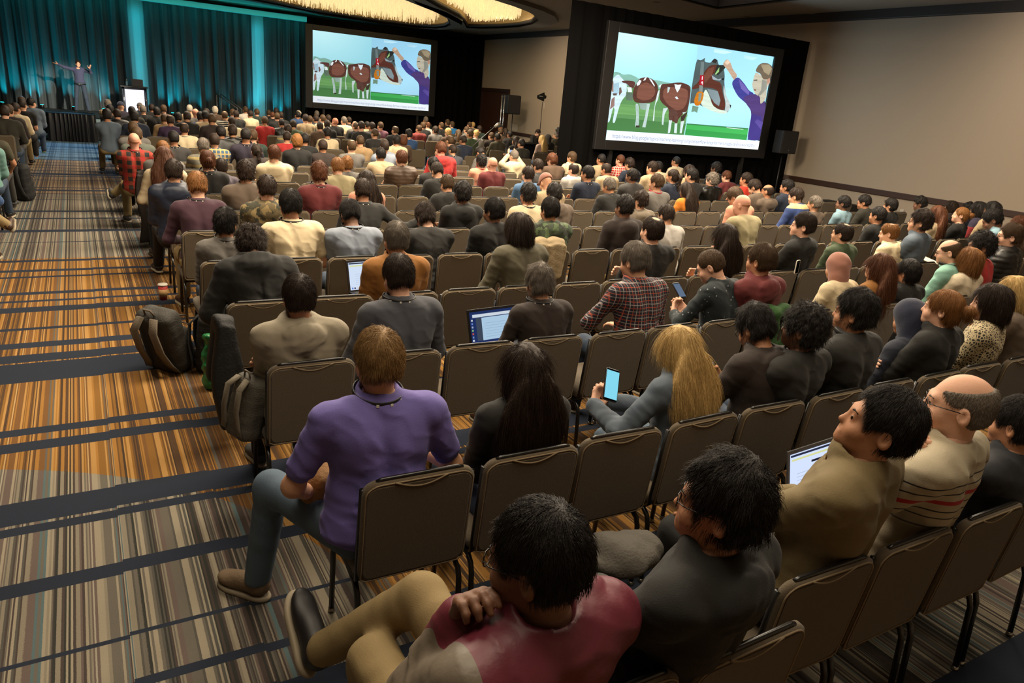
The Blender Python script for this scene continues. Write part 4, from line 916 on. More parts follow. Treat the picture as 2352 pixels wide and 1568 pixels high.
def chair_meshes():
    if CM: return CM
    M = Rx(.115)     # reclined back; origin of the chair is on the floor under the top of the back
    P0 = V3(0, .052, .42)
    f3 = lambda v: np.asarray(v)@M.T+P0
    v, f = slab(.445, .455, .032, .055, .009, 6, .004); CM['backrest'] = mk('backrest', f3(v), f); CM['backrest'].polygons[len(f)-1].use_smooth = CM['backrest'].polygons[len(f)-2].use_smooth = False
    b = MB()     # welt round the edge of the back
    L = []
    for cx, cz, a0 in ((.155, .40, 0), (-.155, .40, 90)):
        for k in range(7): a = math.radians(a0+90*k/6); L.append((cx+.057*math.cos(a), -.017, cz+.045*math.sin(a)))
    path = [(.212, -.017, .02)]+L+[(-.212, -.017, .02), (-.19, -.017, .008), (.19, -.017, .008), (.212, -.017, .02)]
    b.tube(f3(path), .0035, 5, False); CM['piping'] = b.mesh('piping', True)
    b = MB()     # hand-hold welt and the black top rail
    b.tube(f3([(x, -.0195, .448-.030*math.cos(x/.105*PI/2)**1) for x in np.linspace(-.105, .105, 13)]), .004, 5); CM['hand_hold'] = b.mesh('hold', True)
    b = MB(); b.tube(f3([(-.17, .0, .452), (-.15, 0, .459), (.15, 0, .459), (.17, 0, .452)]), .0085, 8); CM['top_rail'] = b.mesh('rail', True)
    def seat(P):
        f = rbox(P, (0, .275, .445), (.225, .225, .045), .04); return smax(f, (P[:, 2]-.482-.012*np.cos(P[:, 0]*6)), .03)
    v, q = nets(seat, (-.26, .0, .38), (.26, .54, .52), .018); CM['seat'] = mk('seat', relax(v, q, 1), q)
    b = MB()
    for s in (-1, 1):
        b.tube([(s*.205, .47, .395), (s*.205, .10, .392), (s*.217, .058, .43), (s*.219, .04, .60), (s*.217, .014, .84)], .0115, 8)
    b.tube([(-.205, .44, .39), (.205, .44, .39)], .011, 8); b.tube([(-.205, .12, .388), (.205, .12, .388)], .011, 8); CM['frame'] = b.mesh('frame', True)
    for s, n in ((-1, 'l'), (1, 'r')):
        b = MB(); b.tube([(s*.205, .40, .39), (s*.207, .415, .36), (s*.21, .43, .012)], .0125, 8); CM['leg_f'+n] = b.mesh('leg', True)
        b = MB(); b.tube([(s*.205, .20, .387), (s*.21, .10, .383), (s*.213, .065, .36), (s*.214, .05, .32), (s*.215, .03, .012)], .0125, 8); CM['leg_r'+n] = b.mesh('leg', True)
        b = MB(); b.lathe([(.014, 0), (.016, .004), (.013, .022)], 10, (s*.21, .43, 0)); CM['foot_f'+n] = b.mesh('glide', True)
        b = MB(); b.lathe([(.014, 0), (.016, .004), (.013, .022)], 10, (s*.215, .03, 0)); CM['foot_r'+n] = b.mesh('glide', True)
    return CM
def chair(X, Y, label, group, rz=0.0, detail=2):
    c = chair_meshes(); t = thing('banquet_chair', (X, Y, 0), label, 'chair', group, rz)
    bk = ob('backrest', c['backrest'], FAB, t); ob('seat', c['seat'], FAB, t)
    ob('top_rail', c['top_rail'], STEEL, bk)
    if detail > 0: ob('hand_hold', c['hand_hold'], PIP, bk); ob('frame', c['frame'], STEEL, t)
    if detail > 0: ob('piping', c['piping'], PIP, bk)
    for k in ('fl', 'fr', 'rl', 'rr'):
        l = ob('leg', c['leg_'+k], STEEL, t)
        if detail > 1: ob('glide', c['foot_'+k], SILV, l)
    return t
PEOPLE = """A 230 100 sh B jk beige yr20
A 330 112 sh K jk greyblue yr35
A 232 128 sh D te black yr20
A 160 168 sh D si cream yr30 G aisleL
A 90 185 sh B jk darkbrown yr10
A 40 195 sh D jk darkolive
A 1160 130 cu S si beigeplaid
A 1185 186 ms K sw black
A 1150 230 ms K si greyblue aisleR
A 1262 235 sh D pf black
A 1300 155 cp N jk darkpurple
A 1420 205 bz K jk black
A 1450 250 ms K jk navy
A 1508 168 cp S jk navy
A 1542 195 sh S te black Lr
A 1635 180 sh D jk black
A 1690 212 ms K jk black
A 1765 190 sh B jk brown
A 1772 290 sh B jk tan
A 1836 300 th D sw purple L
A 1925 270 ms K jk black
A 1435 372 sh B sw grey aisleR
A 1472 430 sh B sw greygreen pchinR
A 1442 495 bd F si redplaid aisleR pcrossL L
A 1755 577 bz G sw grey
A 1762 642 lo R sw cream
A 1870 470 sh K te darkgrey L
A 1988 382 th D sw cream L
B 165 190 sh W jk beige
B 230 232 bd P sw grey
B 348 228 sh D jk black
B 440 203 cu W jk brown
B 137 260 sh D jk black
B 280 262 ms K sw navyblue
B 335 255 sh K jk beige
B 405 285 sh B jk darkbrown
B 545 258 th B sw striped
B 632 236 sh B jk tan
B 668 250 sh D jk charcoal
B 768 208 th B si white L
B 822 250 sh D si cream
B 892 234 sh B hd darkgreen
B 1020 246 sh B jk black
B 1100 225 sh D jk black
B 1062 266 bz R jk black
B 1112 276 sh B jk black
B 1152 265 sh D jk black
B 978 314 sh B te red
B 1160 342 bz K lj black
B 1228 400 sh D jk stripedgrey
B 1285 355 sh D hd green
B 1345 252 cp W jk olive
B 1335 262 sh K hd blue
B 1420 290 sh D sw beige
B 1465 308 sh B sw greygreen
B 1530 303 sh D sw navy L
B 1540 254 sh S jk grey
B 1606 298 sh B jk cream
B 1666 298 sh D jk brown
B 1652 354 sh D jk black
B 1740 333 bz P jk black
B 1836 318 sh S sw cream
B 1890 320 bz D jk darkolive
B 1952 368 bd P jk grey
B 1966 382 sh B si black L
B 2022 368 sh D sw charcoal
B 2086 370 sh K sw beige
B 2140 378 sh D jk grey
B 2232 375 sh B si maroonplaid
B 620 320 sh D sw cream
B 500 412 sh K pf black
B 628 402 ms D lj black
B 772 440 bz K si darkpurple L
B 850 456 sh B sw darkgreen
B 1216 476 sh D te red
B 1326 500 cu G bl black
B 1410 495 sh K jk black L
B 1576 375 sh D jk brown
B 1655 430 ms K sw cream L
B 1606 566 sh D jk darkbrown
B 2010 520 bz B hd tan Lr
B 1920 566 th B te grey
B 2172 450 sh B sw darkgrey
B 2275 568 sh D jk bluegrey
B 2235 654 sh K jk beige pchinL
B 886 615 po D jk darkbrown
B 1080 626 sh R hd cream L
B 1568 795 ms R sw maroon L G
B 1762 762 sh G jk khaki
B 1872 742 ms G jk grey L
B 2082 896 lo D sw pink
B 2040 990 sh D si charcoal L pover yr10
B 770 780 ms D jk taupe
B 1000 950 sh D hd camo L
B 1250 1106 sh K te cream L
B 1880 1222 sh K te bluegrey L G down
B 548 1300 ms K sw grey L yr25
F 570 521 cu D cj black down2
B 432 500 sh D jk blueplaid
B 505 770 sh D hd purplegrey
A 2190 551 sh S sw stripedgrey pchinL
A 2240 680 bu R te black L
A 1870 780 sh D rj navy aisleR yr10
A 2120 915 sh G si plum L
C 275 420 th B jk charcoal
C 420 450 ms K si blue
C 530 410 sh B hd darkred
C 605 318 sh S jk black
C 574 376 sh B jk black
C 626 376 th R si lightgrey
C 706 418 cu D bl grey
C 775 378 th B jk black
C 840 346 ms B jk black
C 890 368 ms B te bluebright
C 845 440 cu Y jk brown
C 955 456 lo B jk darkbrown
C 1045 424 sh B jk grey
C 1078 376 th B jk grey
C 1114 378 sh Y jk beige
C 1086 458 sh B jk green
C 1150 462 sh Y sw lightgrey
C 1186 414 ms D jk darkgreen
C 1315 488 sh B jk darkbrown
C 1380 498 sh K jk olive
C 1412 405 cp K jk black
C 1412 450 sh B jk brown yl10
C 1468 440 lo D jk black yl20
C 1515 472 sh K jk charcoal
C 1582 530 lo D jk black yl20
C 1640 560 sh K jk darkolive
C 1862 518 lo Y sw pinkgrey yl30
C 1928 508 ho K jk black
C 2015 484 sh S jk olive yl30
C 290 512 ms K hd cream
C 358 508 bo R sw brown
C 162 566 sh D si bluegrey
C 765 590 sh R hd red
C 752 618 ms R hd darkred
C 865 520 th B sw charcoal
C 1008 520 sh D jk navy L
C 895 620 sh D si slate L
C 690 752 ms K sw darkgrey
C 712 818 sh D sw charcoal down L
C 345 682 sh R pf brown
C 1160 655 sh K te grey down2
C 1562 680 sh S hd cream pphone
C 1210 720 cu K te pink Lr yr-10
C 1330 758 bd F te maroon
C 1810 776 sh D sw darkgrey
C 1720 858 sh D si denim
C 1882 932 cp T si beige down
C 1966 706 bw R jk brown
C 2190 690 bw B hd cream
C 2206 826 th D hd lightgrey L
C 832 945 sh B hd charcoal
C 1012 1010 ms K hd black
C 1722 1030 ms K te cream L
C 1992 1030 ms K hd taupe
C 1958 1192 sh K hd camogreen pchinL
C 1356 1196 sh K jk black G yl20
C 1605 1352 bo D jk darkkhaki
C 575 1250 ms D bl charcoal down
D 626 110 sh K sw beige
D 670 210 th D sw beige
D 486 238 sh K te navy L
D 832 120 sh R si redwhiteplaid G
D 922 150 ms D te navy
D 966 270 sh K jk darkgrey L
D 1182 190 sh D sw beige
D 1232 190 sh K sw cream
D 1432 138 bz K si cream
D 1404 275 po D si navy L
D 1566 225 lo D sw beige
D 1612 265 sh K jk charcoal
D 1232 326 sh B te grey Lr
D 702 366 sh S bl charcoal L
D 1872 196 cu K jk navyblack
D 1832 306 cu S lj black
D 1972 292 sh R sw maroon
D 2202 312 sh D te redbright
D 2250 390 sh D jk taupe L down
D 1536 415 lo D te orange
D 1062 502 ms D hd greytaupe
D 892 552 sh K hd darkbrown L
D 1322 656 sh D si lightgrey
D 1200 790 th D si charcoal
D 2032 466 bw B si pink down
D 2142 550 bd F te khaki
D 1985 862 lo D te black
D 1750 1156 bz B si dotted yl35 down pphonelow
F 1460 556 sh S si navyplaid pchinL yl10
E 242 160 rg D hd taupe
E 405 115 sh K bl navy yl20
E 466 182 sh D hd bluecream yl20
E 636 252 sh S sw taupe yl15
E 872 250 sh K si lightdenim yl25
E 1032 242 sh K jk darkolive G yl25
E 1266 266 bw K jk black yl20
E 1162 342 sh K sw black yl10
E 1496 252 ms K jk black yl30
E 1532 362 ms D bl greyblue G yl30
E 1652 332 lo R sw beige yl20
E 1750 290 bo D jk darkbrown yl30
E 1852 346 bu G te black yl35
E 1905 302 ms K jk navy yl20
E 1978 298 bo K jk maroonnavy yl20
E 2110 296 lo K jk beige yl10
E 2066 366 sh K si lightdenim yl30 down
E 2318 420 sh R jk brown yl20
E 556 392 sh D hd black yl40
E 872 478 th D jk green yl15
E 1242 478 th G hd cream yl25
E 2030 542 cu K te red yl45 pchinL
E 2272 480 sh B pf charcoal yl40 G
E 818 720 hj T sw cream
E 1192 730 lo R sw mustard yl15
E 1426 770 bw K jk black
E 1740 617 rg B sw mint G L yl30
E 1936 682 bo G sw lace
E 210 650 sh B hd maroon yl10
E 90 1142 ms K hd darkbrown L G down pphonelow
E 592 1142 cu K sw charcoal G yl20
E 1012 1022 ms K jk charcoal L yl20
E 1420 1106 ho N sw darknavy
E 1742 1032 bu G jk black yl20
E 2132 982 bo D sw floral yl45
E 2292 916 bo Y sw taupe yl20
F 687 632 sh D hd greige L parms
F 912 510 sh S jk mustard
F 914 585 sh D si slate L
F 872 757 sh H po violet L pcup
F 1212 790 lo D sw black
F 1240 604 ms S si darkbrown L G plaptop
F 1558 748 lo Y hd slateblue pphonelow down
F 1700 1048 ms K hd black G yl35
F 1250 1160 sh K wb burgundy G yl38 pchinX
F 2085 903 sh K jk olivetan yl42 plaptop tilt
F 2238 864 rg S po polostripes yl35 pchinL G
F 2360 915 sh K jk navyblack pover"""
ZO = {'A': (0, 200, 4.704), 'B': (400, 200, 4.704), 'C': (850, 200, 4.704), 'D': (1250, 330, 4.704), 'E': (1700, 380, 3.604), 'F': (0, 0, 1)}
ROWY = [1.12, 2.17, 3.4, 4.54, 5.68, 6.85, 7.95, 9.12, 10.28, 11.5, 12.5]
while len(ROWY) < 23: ROWY.append(ROWY[-1]+1.14)
PL = []
for line in PEOPLE.split('\n'):
    t = line.split(); o = ZO[t[0]]; x = o[0]+float(t[1])/o[2]; y = o[1]+float(t[2])/o[2]
    PL.append(dict(x=x, y=y, hs=t[3], hc=t[4], g=t[5], c=t[6], fl=t[7:], i=len(PL)))
ZF = {(1250, 1160): 1.41, (1700, 1048): 1.42}
for p in PL:
    z_ = ZF.get((round(p['x']), round(p['y'])))
    if z_: p['z'] = z_
# three people in the left block whose heads are above or beside the frame
for X_, Y_, hs, hc, g, c, fl in ((-1.10, 12.5, 'sh', 'D', 'te', 'olive', ['aisleL']), (-1.10, 11.5, 'sh', 'B', 'sw', 'teal', ['aisleL']), (-1.08, 9.12, 'sh', 'B', 'jk', 'blue', ['aisleL', 'pcrossR'])):
    PL.append(dict(x=None, X=X_, Y=Y_, hs=hs, hc=hc, g=g, c=c, fl=fl, i=len(PL)))
def flag(p, pre):
    for f in p['fl']:
        if f.startswith(pre):
            try: return float(f[len(pre):])
            except ValueError: pass
    return None
rows = {}
def zat(p, k):
    d = ray(p['x'], p['y']); t = (ROWY[k]+.2)/d[1]; return d[0]*t, CAMH+d[2]*t
order = []
for p in PL:
    if p['x'] is None: p['row'] = int(np.argmin([abs(Y-p['Y']) for Y in ROWY])); p['gx'] = p['X']; rows.setdefault(p['row'], []).append(p['X']); continue
    c = [(abs(zat(p, k)[1]-1.325), k) for k in range(len(ROWY))]; p['cand'] = sorted(c)[:5]; order.append((p['cand'][0][0], p['i'], p))
for _, _, p in sorted(order, key=lambda q: q[:2]):
    pick = None
    for e, k in p['cand']:
        X_, z_ = zat(p, k)
        if all(abs(X_-v) > .37 for v in rows.get(k, [])) and e < .21: pick = (k, X_); break
    if pick is None: k = p['cand'][0][1]; pick = (k, zat(p, k)[0])
    p['row'], p['gx'] = pick; rows.setdefault(pick[0], []).append(pick[1])
def lod_of(p): return 0 if p['row'] <= 3 or (p['row'] == 4 and p['gx'] < 4.5) else (1 if p['row'] <= 9 else 2)
HTOP = {'sh': .016, 'ms': .03, 'bw': .03, 'cu': .036, 'bo': .019, 'lo': .016, 'ho': .034, 'hj': .025, 'cp': .025, 'po': .008, 'bu': .01, 'bz': .006, 'th': .005, 'rg': 0, 'bd': 0}
FEM = ('lo', 'bo', 'po', 'bu', 'hj')
def pose_of(p, lod):
    q = dict(DEF); i = p['i']; r = np.random.RandomState(i*7+3); fl = p['fl']
    v = [0, 1, 2, 3, 4, 5, 6, 7][(i*5+i//3) % (8 if lod < 2 else 5)]
    base = [dict(), dict(lean=7, aL='lt', aR='lt'), dict(lean=-4, aL='cross', aR='cross'), dict(lean=3, yaw=8, tw=4), dict(lean=-3, yaw=-7, tw=-5, aL='lapw', aR='lapw'), dict(lean=12, pitch=6, aL='lt', aR='lt'), dict(lean=2, yaw=12, roll=4), dict(lean=-6, pitch=-3, tw=5, aL='lapw')][v]
    q.update(base)
    if p['gx'] > 6 and lod > 0: q['yaw'] = 14 if v % 2 else 20
    yl, yr = flag(p, 'yl'), flag(p, 'yr')
    if yl is not None: q['yaw'] = yl*.75; q['tw'] = yl*.35
    if yr is not None: q['yaw'] = -yr
    if 'down' in fl: q['pitch'] = 26; q['lean'] = 8
    if 'down2' in fl: q['pitch'] = 34; q['lean'] = 24; q['aL'] = q['aR'] = 'lt'
    if 'tilt' in fl: q['pitch'] = -14; q['lean'] = -5
    for n in 'LR':
        if 'pchin'+n in fl: q['a'+n] = 'chin'; q['lean'] = max(q['lean'], 6)
    if 'pchinX' in fl: q.update(aL='chinX', aR='lapw', lR='overs', lean=-13, tw=8, pitch=10)
    if 'pcrossL' in fl: q['lR'] = 'over'
    if 'pcrossR' in fl: q['lL'] = 'over'
    if 'pover' in fl: q['aR'] = 'over'
    if q.get('lean') is not None and p['x'] is not None and p['row'] == 0 and 'pchinX' not in fl: q['lean'] = -8
    if p['x'] is not None and round(p['x']) == 1558: q['hx'] = -.22; q['hz'] = .05; q['tw'] = 8; q['pitch'] = 12; q['lean'] = 6
    if 'parms' in fl: q['aL'] = q['aR'] = 'cross'; q['lean'] = 0
    if 'plaptop' in fl: q['aL'] = q['aR'] = 'lt'
    if 'pphonelow' in fl: q['aL'] = q['aR'] = 'ph'
    if 'pphone' in fl: q['aL'] = q['aR'] = 'up'; q['hx'] = .15
    if 'pcup' in fl: q.update(aR='cup', aL='lapw', lL='out', yaw=3, lean=3, tw=-3, fat=.022, w=1.10)
    if p['hs'] in FEM: q['w'] = .90
    if 'aisleL' in fl and q['lR'] == 'sit' and q['lL'] == 'sit': q['lR'] = 'ext'
    if 'aisleR' in fl and q['lR'] == 'sit': q['lL'] = 'ext'
    if lod == 0 and 'pcup' not in fl: q['w'] *= [1.03, 1.07, 1.04, 1.10][i % 4]; q['fat'] = [0, .012, .004][i % 3]
    if p['g'] in ('te', 'si', 'sw') and p['hc'] in 'FG' and lod > 0: q['fat'] = .015
    return q
SKT = ['light', 'fair', 'light', 'tan']
def skin_of(p):
    if p['hc'] in 'GYRWF': return 'fair' if p['hc'] != 'F' else 'pink'
    if p['hc'] == 'P': return 'pink'
    if p['hs'] == 'cu' and p['hc'] == 'K': return 'brown'
    if p['hc'] == 'K': return ['tan', 'light', 'tan', 'brown'][p['i'] % 4]
    return SKT[p['i'] % 4]
TRC = {'jeans': '#2c3a4c', 'black': '#141414', 'khaki': '#85724c', 'grey': '#3b3935', 'lightjeans': '#4c5d6c'}
def trousers_of(p):
    d = {(872, 757): 'lightjeans', (1250, 1160): 'khaki', (2085, 903): 'black', (1558, 748): 'lightjeans', (687, 632): 'black'}
    if p['x'] is not None:
        k = (round(p['x']), round(p['y']))
        if k in d: return d[k]
    return ['jeans', 'black', 'grey', 'jeans', 'khaki'][(p['i']*3) % 5] if not ('pcrossR' in p['fl']) else 'khaki'
LINK = {}
def build_person(p, label=None, group=None):
    lod = lod_of(p); q = pose_of(p, lod); kk = (lod,)+tuple(sorted(q.items()))
    bm, k = body_mesh(lod, q, kk); hs = p['hs']; top = k['top']+k['Rh']@V3(0, 0, HTOP[hs]*HS); Y0 = ROWY[p['row']]+.17
    if p['x'] is None: s = 1.0; org = V3(p['X'], Y0, 0)
    else:
        d = ray(p['x'], p['y']); t = (Y0+top[1])/d[1]; z = p.get('z') or CAMH+d[2]*t; s = min(max(z/top[2], .92), 1.10)
        t = (s*top[2]-CAMH)/d[2]; P = V3(0, 0, CAMH)+d*t; org = V3(P[0]-s*top[0], P[1]-s*top[1], 0)
    o = ob('person', bm, skin_mat(skin_of(p)), loc=org, scale=s); p['ob'] = o; p['org'] = org; p['s'] = s; p['k'] = k; p['q'] = q; p['lod'] = lod
    st = p['g']; ob(GPART[st], top_mesh(lod, q, st, kk), cloth(p['c'], st), o)
    tr = trousers_of(p); ob('trousers', leg_mesh(lod, q), mat('trousers_'+tr, TRC[tr], .85, bump=.15, bscale=330, var=.15), o)
    if lod < 2 or any(f.startswith('aisle') for f in p['fl']):
        sh, so = shoe_mesh(lod)
        for n in 'LR':
            A = k['A'+n]; K = k['K'+n]; M = Rz(0.0)
            leg = q['l'+n]; low = A[2] > .25
            if low:
                d = (A-K)/np.linalg.norm(A-K); fwd = V3(0, 1, 0)-d*d[1]; fwd = fwd/np.linalg.norm(fwd)*.75-V3(0, 0, .15)+V3(-.35 if n == 'R' else .35, 0, 0)*(1 if leg[:4] == 'over' else 0); fwd -= d*(fwd@d); fwd /= np.linalg.norm(fwd); z_ = -d; x_ = np.cross(fwd, z_); M = np.stack([x_, fwd, z_], 1)
            else: M = Rz({'L': .15, 'R': -.15}[n]+(.5 if leg == 'out' else 0))
            mt = mat('shoe_tan', '#6d5a44', .8, bump=.3) if 'pcup' in p['fl'] else mat('shoe_black', '#161414', .5) if 'pchinX' in p['fl'] else mat(*[('shoe_black', '#161414', .5), ('shoe_brown', '#3a2417', .45), ('shoe_grey', '#3c3b3a', .7)][(p['i']+(n == 'L')*0) % 3])
            so_ = ob('shoe', sh, mt, o, loc=A+M@V3(0, -.01, -.006)); so_.rotation_euler = Matrix(M.tolist()).to_euler()
            if lod < 2: ob('sole', so, mat('sole_pale', '#9a8f7a', .8), so_)
    hm = hair_mesh(hs, lod); hh = ob({'cp': 'cap', 'hj': 'headscarf', 'ho': 'hood'}.get(hs, 'hair'), hm, hair_mat(p['hc']) if hs not in ('cp', 'hj', 'ho') else mat('knit_'+p['hc'], HAIRC[p['hc']][1], .9, bump=.3, bscale=200, sheen=.2), o, loc=k['N'], scale=HS); hh.rotation_euler = Matrix(k['Rh'].tolist()).to_euler()
    if lod == 0 and hs not in ('ho',):
        for s_ in (-1, 1):
            e = ob('eye', eye_mesh(), mat('eye_dark', '#241a14', .15), o, loc=k['N']+k['Rh']@V3(s_*.031, .0960, .163)*HS, scale=HS)
        b_ = LINK.get('brow')
        if b_ is None:
            mb = MB()
            for s_ in (-1, 1): mb.tube([(s_*.014, .110, .182), (s_*.03, .1105, .188), (s_*.047, .099, .184)], [.003, .0035, .0015], 6)
            b_ = LINK['brow'] = mb.mesh('eyebrows', True)
        e = ob('eyebrows', b_, hair_mat(p['hc'] if p['hc'] not in 'FTN' else 'D'), o, loc=k['N'], scale=HS); e.rotation_euler = Matrix(k['Rh'].tolist()).to_euler()
    if 'G' in p['fl'] and lod < 2: e = ob('glasses', glasses_mesh(), mat('glasses_black', '#14110f', .25), o, loc=k['N'], scale=HS); e.rotation_euler = Matrix(k['Rh'].tolist()).to_euler()
    if ('L' in p['fl'] or 'Lr' in p['fl']) and lod < 2 or 'L' in p['fl'] and p['row'] < 14:
        l = lanyard_mesh(); red = 'Lr' in p['fl']; e = ob('lanyard', l['b'], mat('lanyard_red', '#9c1f22', .6) if red else mat('lanyard_black', '#0d0d0e', .5), o); Rt = k['Rt']; e.rotation_euler = Matrix(Rt.tolist()).to_euler(); e.location = k['H0']-Rt@k['H0']
        if not red: ob('print', l['p'], mat('lanyard_print', '#c9c4b8', .6), e)
    return o
# ---- words
HW = {'sh': '', 'bz': 'cropped ', 'ms': 'tousled ', 'th': 'thinning ', 'cu': 'curly ', 'bw': 'bowl-cut ', 'lo': 'long ', 'bo': 'bobbed ', 'po': 'ponytailed ', 'bu': 'tied-up '}
def hairw(p):
    hs = p['hs']
    if hs == 'bd' or p['hc'] in 'FP': return 'bald'
    if hs == 'rg': return 'balding'
    if hs == 'cp': return {'T': 'flat-capped', 'S': 'grey-capped', 'N': 'navy-capped', 'W': 'white-capped', 'K': 'black-capped'}[p['hc']]
    if hs == 'hj': return 'pink-headscarfed'
    if hs == 'ho': return 'hooded'
    return HW[hs]+HAIRC[p['hc']][0]+'-haired'
def outfit(p): c = CNAME.get(p['c'], p['c']); return c+' '+GNAME[p['g']]
for p in PL: p['key'] = hairw(p)+' person in '+outfit(p)
from collections import Counter
def counts(f): return Counter(f(p) for p in PL)
OC = counts(outfit); KC = counts(lambda p: p['key']); HCn = counts(hairw)
def pix(p):
    if p['x'] is None: return (-20, 400)
    return (p['x'], p['y'])
def short(p):
    if OC[outfit(p)] == 1: return 'the '+outfit(p)
    if HCn[hairw(p)] == 1: return 'the '+hairw(p)+' person'
    return None
EXTRA = {'G': 'with glasses', 'Lr': 'with red lanyard', 'down': 'looking down', 'down2': 'bent forward', 'pchinL': 'with hand at face', 'pchinR': 'with hand at face', 'pphone': 'holding up a phone', 'parms': 'with folded arms'}
used_labels = Counter()
def rel(p, a):
    dx, dy = pix(p)[0]-pix(a)[0], pix(p)[1]-pix(a)[1]
    if abs(dx) > abs(dy)*.8: return 'right of' if dx > 0 else 'left of'
    return 'behind' if dy > 0 else 'in front of'
for p in PL:
    ex = next((EXTRA[f] for f in p['fl'] if f in EXTRA), '')
    sit = 'seated by the aisle' if any(f.startswith('aisle') for f in p['fl']) else ''
    if KC[p['key']] == 1: lab = p['key']+(' '+ex if ex else '')+(', '+sit if sit else ', seated')
    else:
        lab = None
        an = sorted([a for a in PL if a is not p and short(a)], key=lambda a: math.hypot(pix(a)[0]-pix(p)[0], pix(a)[1]-pix(p)[1]))
        for a in an[:12]:
            c = p['key']+', '+rel(p, a)+' '+short(a)
            if len(c.split()) > 14: continue
            if used_labels[c] == 0: lab = c; break
        if lab is None: lab = p['key']+', seated'
    used_labels[lab] += 1; p['label'] = lab
zone = lambda p: 'audience left of the aisle' if p['gx'] < 0 else ('audience in the nearest rows' if p['row'] < 4 else ('audience in the middle rows' if p['row'] < 11 else 'audience in the rows near the stage'))
for p in PL:
    o = build_person(p); tag(o, p['label'], 'person', zone(p))
# ---- chairs
SL = {}
def slotx(k, j): return (.925+.483*j+(.06 if k <= 1 else 0)) if j >= 0 else -1.215+.483*(j+1)
def nearest_slot(k, x):
    js = range(0, 30) if x > -.2 else range(-8, 0)
    return sorted(js, key=lambda j: abs(slotx(k, j)-x))
chairs = []
for p in sorted(PL, key=lambda p: p['row']):
    k = p['row']
    for j in nearest_slot(k, p['gx'])[:3]:
        if (k, j) not in SL: SL[(k, j)] = p; break
def px_of(X, Y, Z):
    c = RW.T@(np.array([X, Y, Z])-np.array([0, 0, CAMH])); return 1176+FPX*c[0]/c[2], 784+FPX*c[1]/c[2], c[2]
def vis(k, j):
    X = slotx(k, j); u, v, d = px_of(X, ROWY[k], .8)
    return d > .3 and -60 < u < 2440 and v < 1680
for k in range(0, 11):
    for j in list(range(-3, 0))+list(range(0, 30)):
        if (k, j) in SL or not vis(k, j): continue
        if slotx(k, j) > (13.3 if k > 2 else 9.0) or (k < 7 and j < -1) or (j < 0 and k < 6): continue
        SL[(k, j)] = None
lst = sorted(SL.items(), key=lambda e: (e[0][0], e[0][1]))
def own(k, j): return SL.get((k, j))
ORD = ['', 'second ', 'third ', 'fourth ', 'fifth ', 'sixth ', 'seventh ', 'eighth ', 'ninth ', 'tenth ', 'eleventh ', 'twelfth ', 'thirteenth ', 'fourteenth ']
cl = Counter(); n_ch = 0; far = []
for (k, j), p in lst:
    n_ch += 1
    if p is not None: lab = 'banquet chair under '+p['label'].replace(', seated by the aisle', '').replace(', seated', ''); grp = 'occupied banquet chairs'
    else:
        lab = None
        for n in range(1, 14):
            a, b_ = own(k, j-n), own(k, j+n)
            if a is not None: lab = 'empty %schair right of ' % ORD[n-1]+a['key']; break
            if b_ is not None: lab = 'empty %schair left of ' % ORD[n-1]+b_['key']; break
        if lab is None: lab = 'empty banquet chair in a row of taupe chairs'
        grp = 'empty banquet chairs in the rows'
    w_ = lab.split(); lab = ' '.join(w_[:16]); cl[lab] += 1
    if cl[lab] > 1 and len(w_) < 13: lab = lab+', row nearer the stage' if cl[lab] == 2 else lab
    if n_ch > 300: far.append((k, j)); continue
    r = random.Random(k*41+j); dy = max(min(0, p['org'][1]-ROWY[k]-.17), -.15) if p is not None and k < 3 else 0
    chair(slotx(k, j)+r.uniform(-.012, .012), ROWY[k]+dy+r.uniform(-.01, .01), lab, grp, r.uniform(-.03, .03), 2 if k < 4 else (1 if k < 9 else 0))
if far:
    V = []; Q = []; c = chair_meshes(); b = MB()
    for nm in ('backrest', 'seat'):
        me = c[nm]; vv = np.zeros(len(me.vertices)*3, np.float32); me.vertices.foreach_get('co', vv); vv = vv.reshape(-1, 3); ff = [tuple(q.vertices) for q in me.polygons]
        for k, j in far: b.xf(vv, ff, None, (slotx(k, j), ROWY[k], 0))
    for nm in ('leg_fl', 'leg_fr', 'leg_rl', 'leg_rr'):
        me = c[nm]; vv = np.zeros(len(me.vertices)*3, np.float32); me.vertices.foreach_get('co', vv); vv = vv.reshape(-1, 3); ff = [tuple(q.vertices) for q in me.polygons]
        for k, j in far: b.xf(vv, ff, None, (slotx(k, j), ROWY[k], 0))
    tag(ob('banquet_chairs', b.mesh('chairs'), FAB), 'mass of banquet chairs under the audience rows nearest the stage', 'chair', kind='stuff')
print('people', len(PL), 'chairs', n_ch, 'far', len(far), 'time', round(time.time()-T0, 1))
bad = [(p['x'], q_['x'], p['row'], round(p['gx'], 2), round(q_['gx'], 2)) for p in PL for q_ in PL if p['i'] < q_['i'] and p['row'] == q_['row'] and abs(p['gx']-q_['gx']) < .33]
print('bad', len(bad), bad)
print('dups', [l for l, c in used_labels.items() if c > 1][:20], [l for l, c in cl.items() if c > 1][:20])
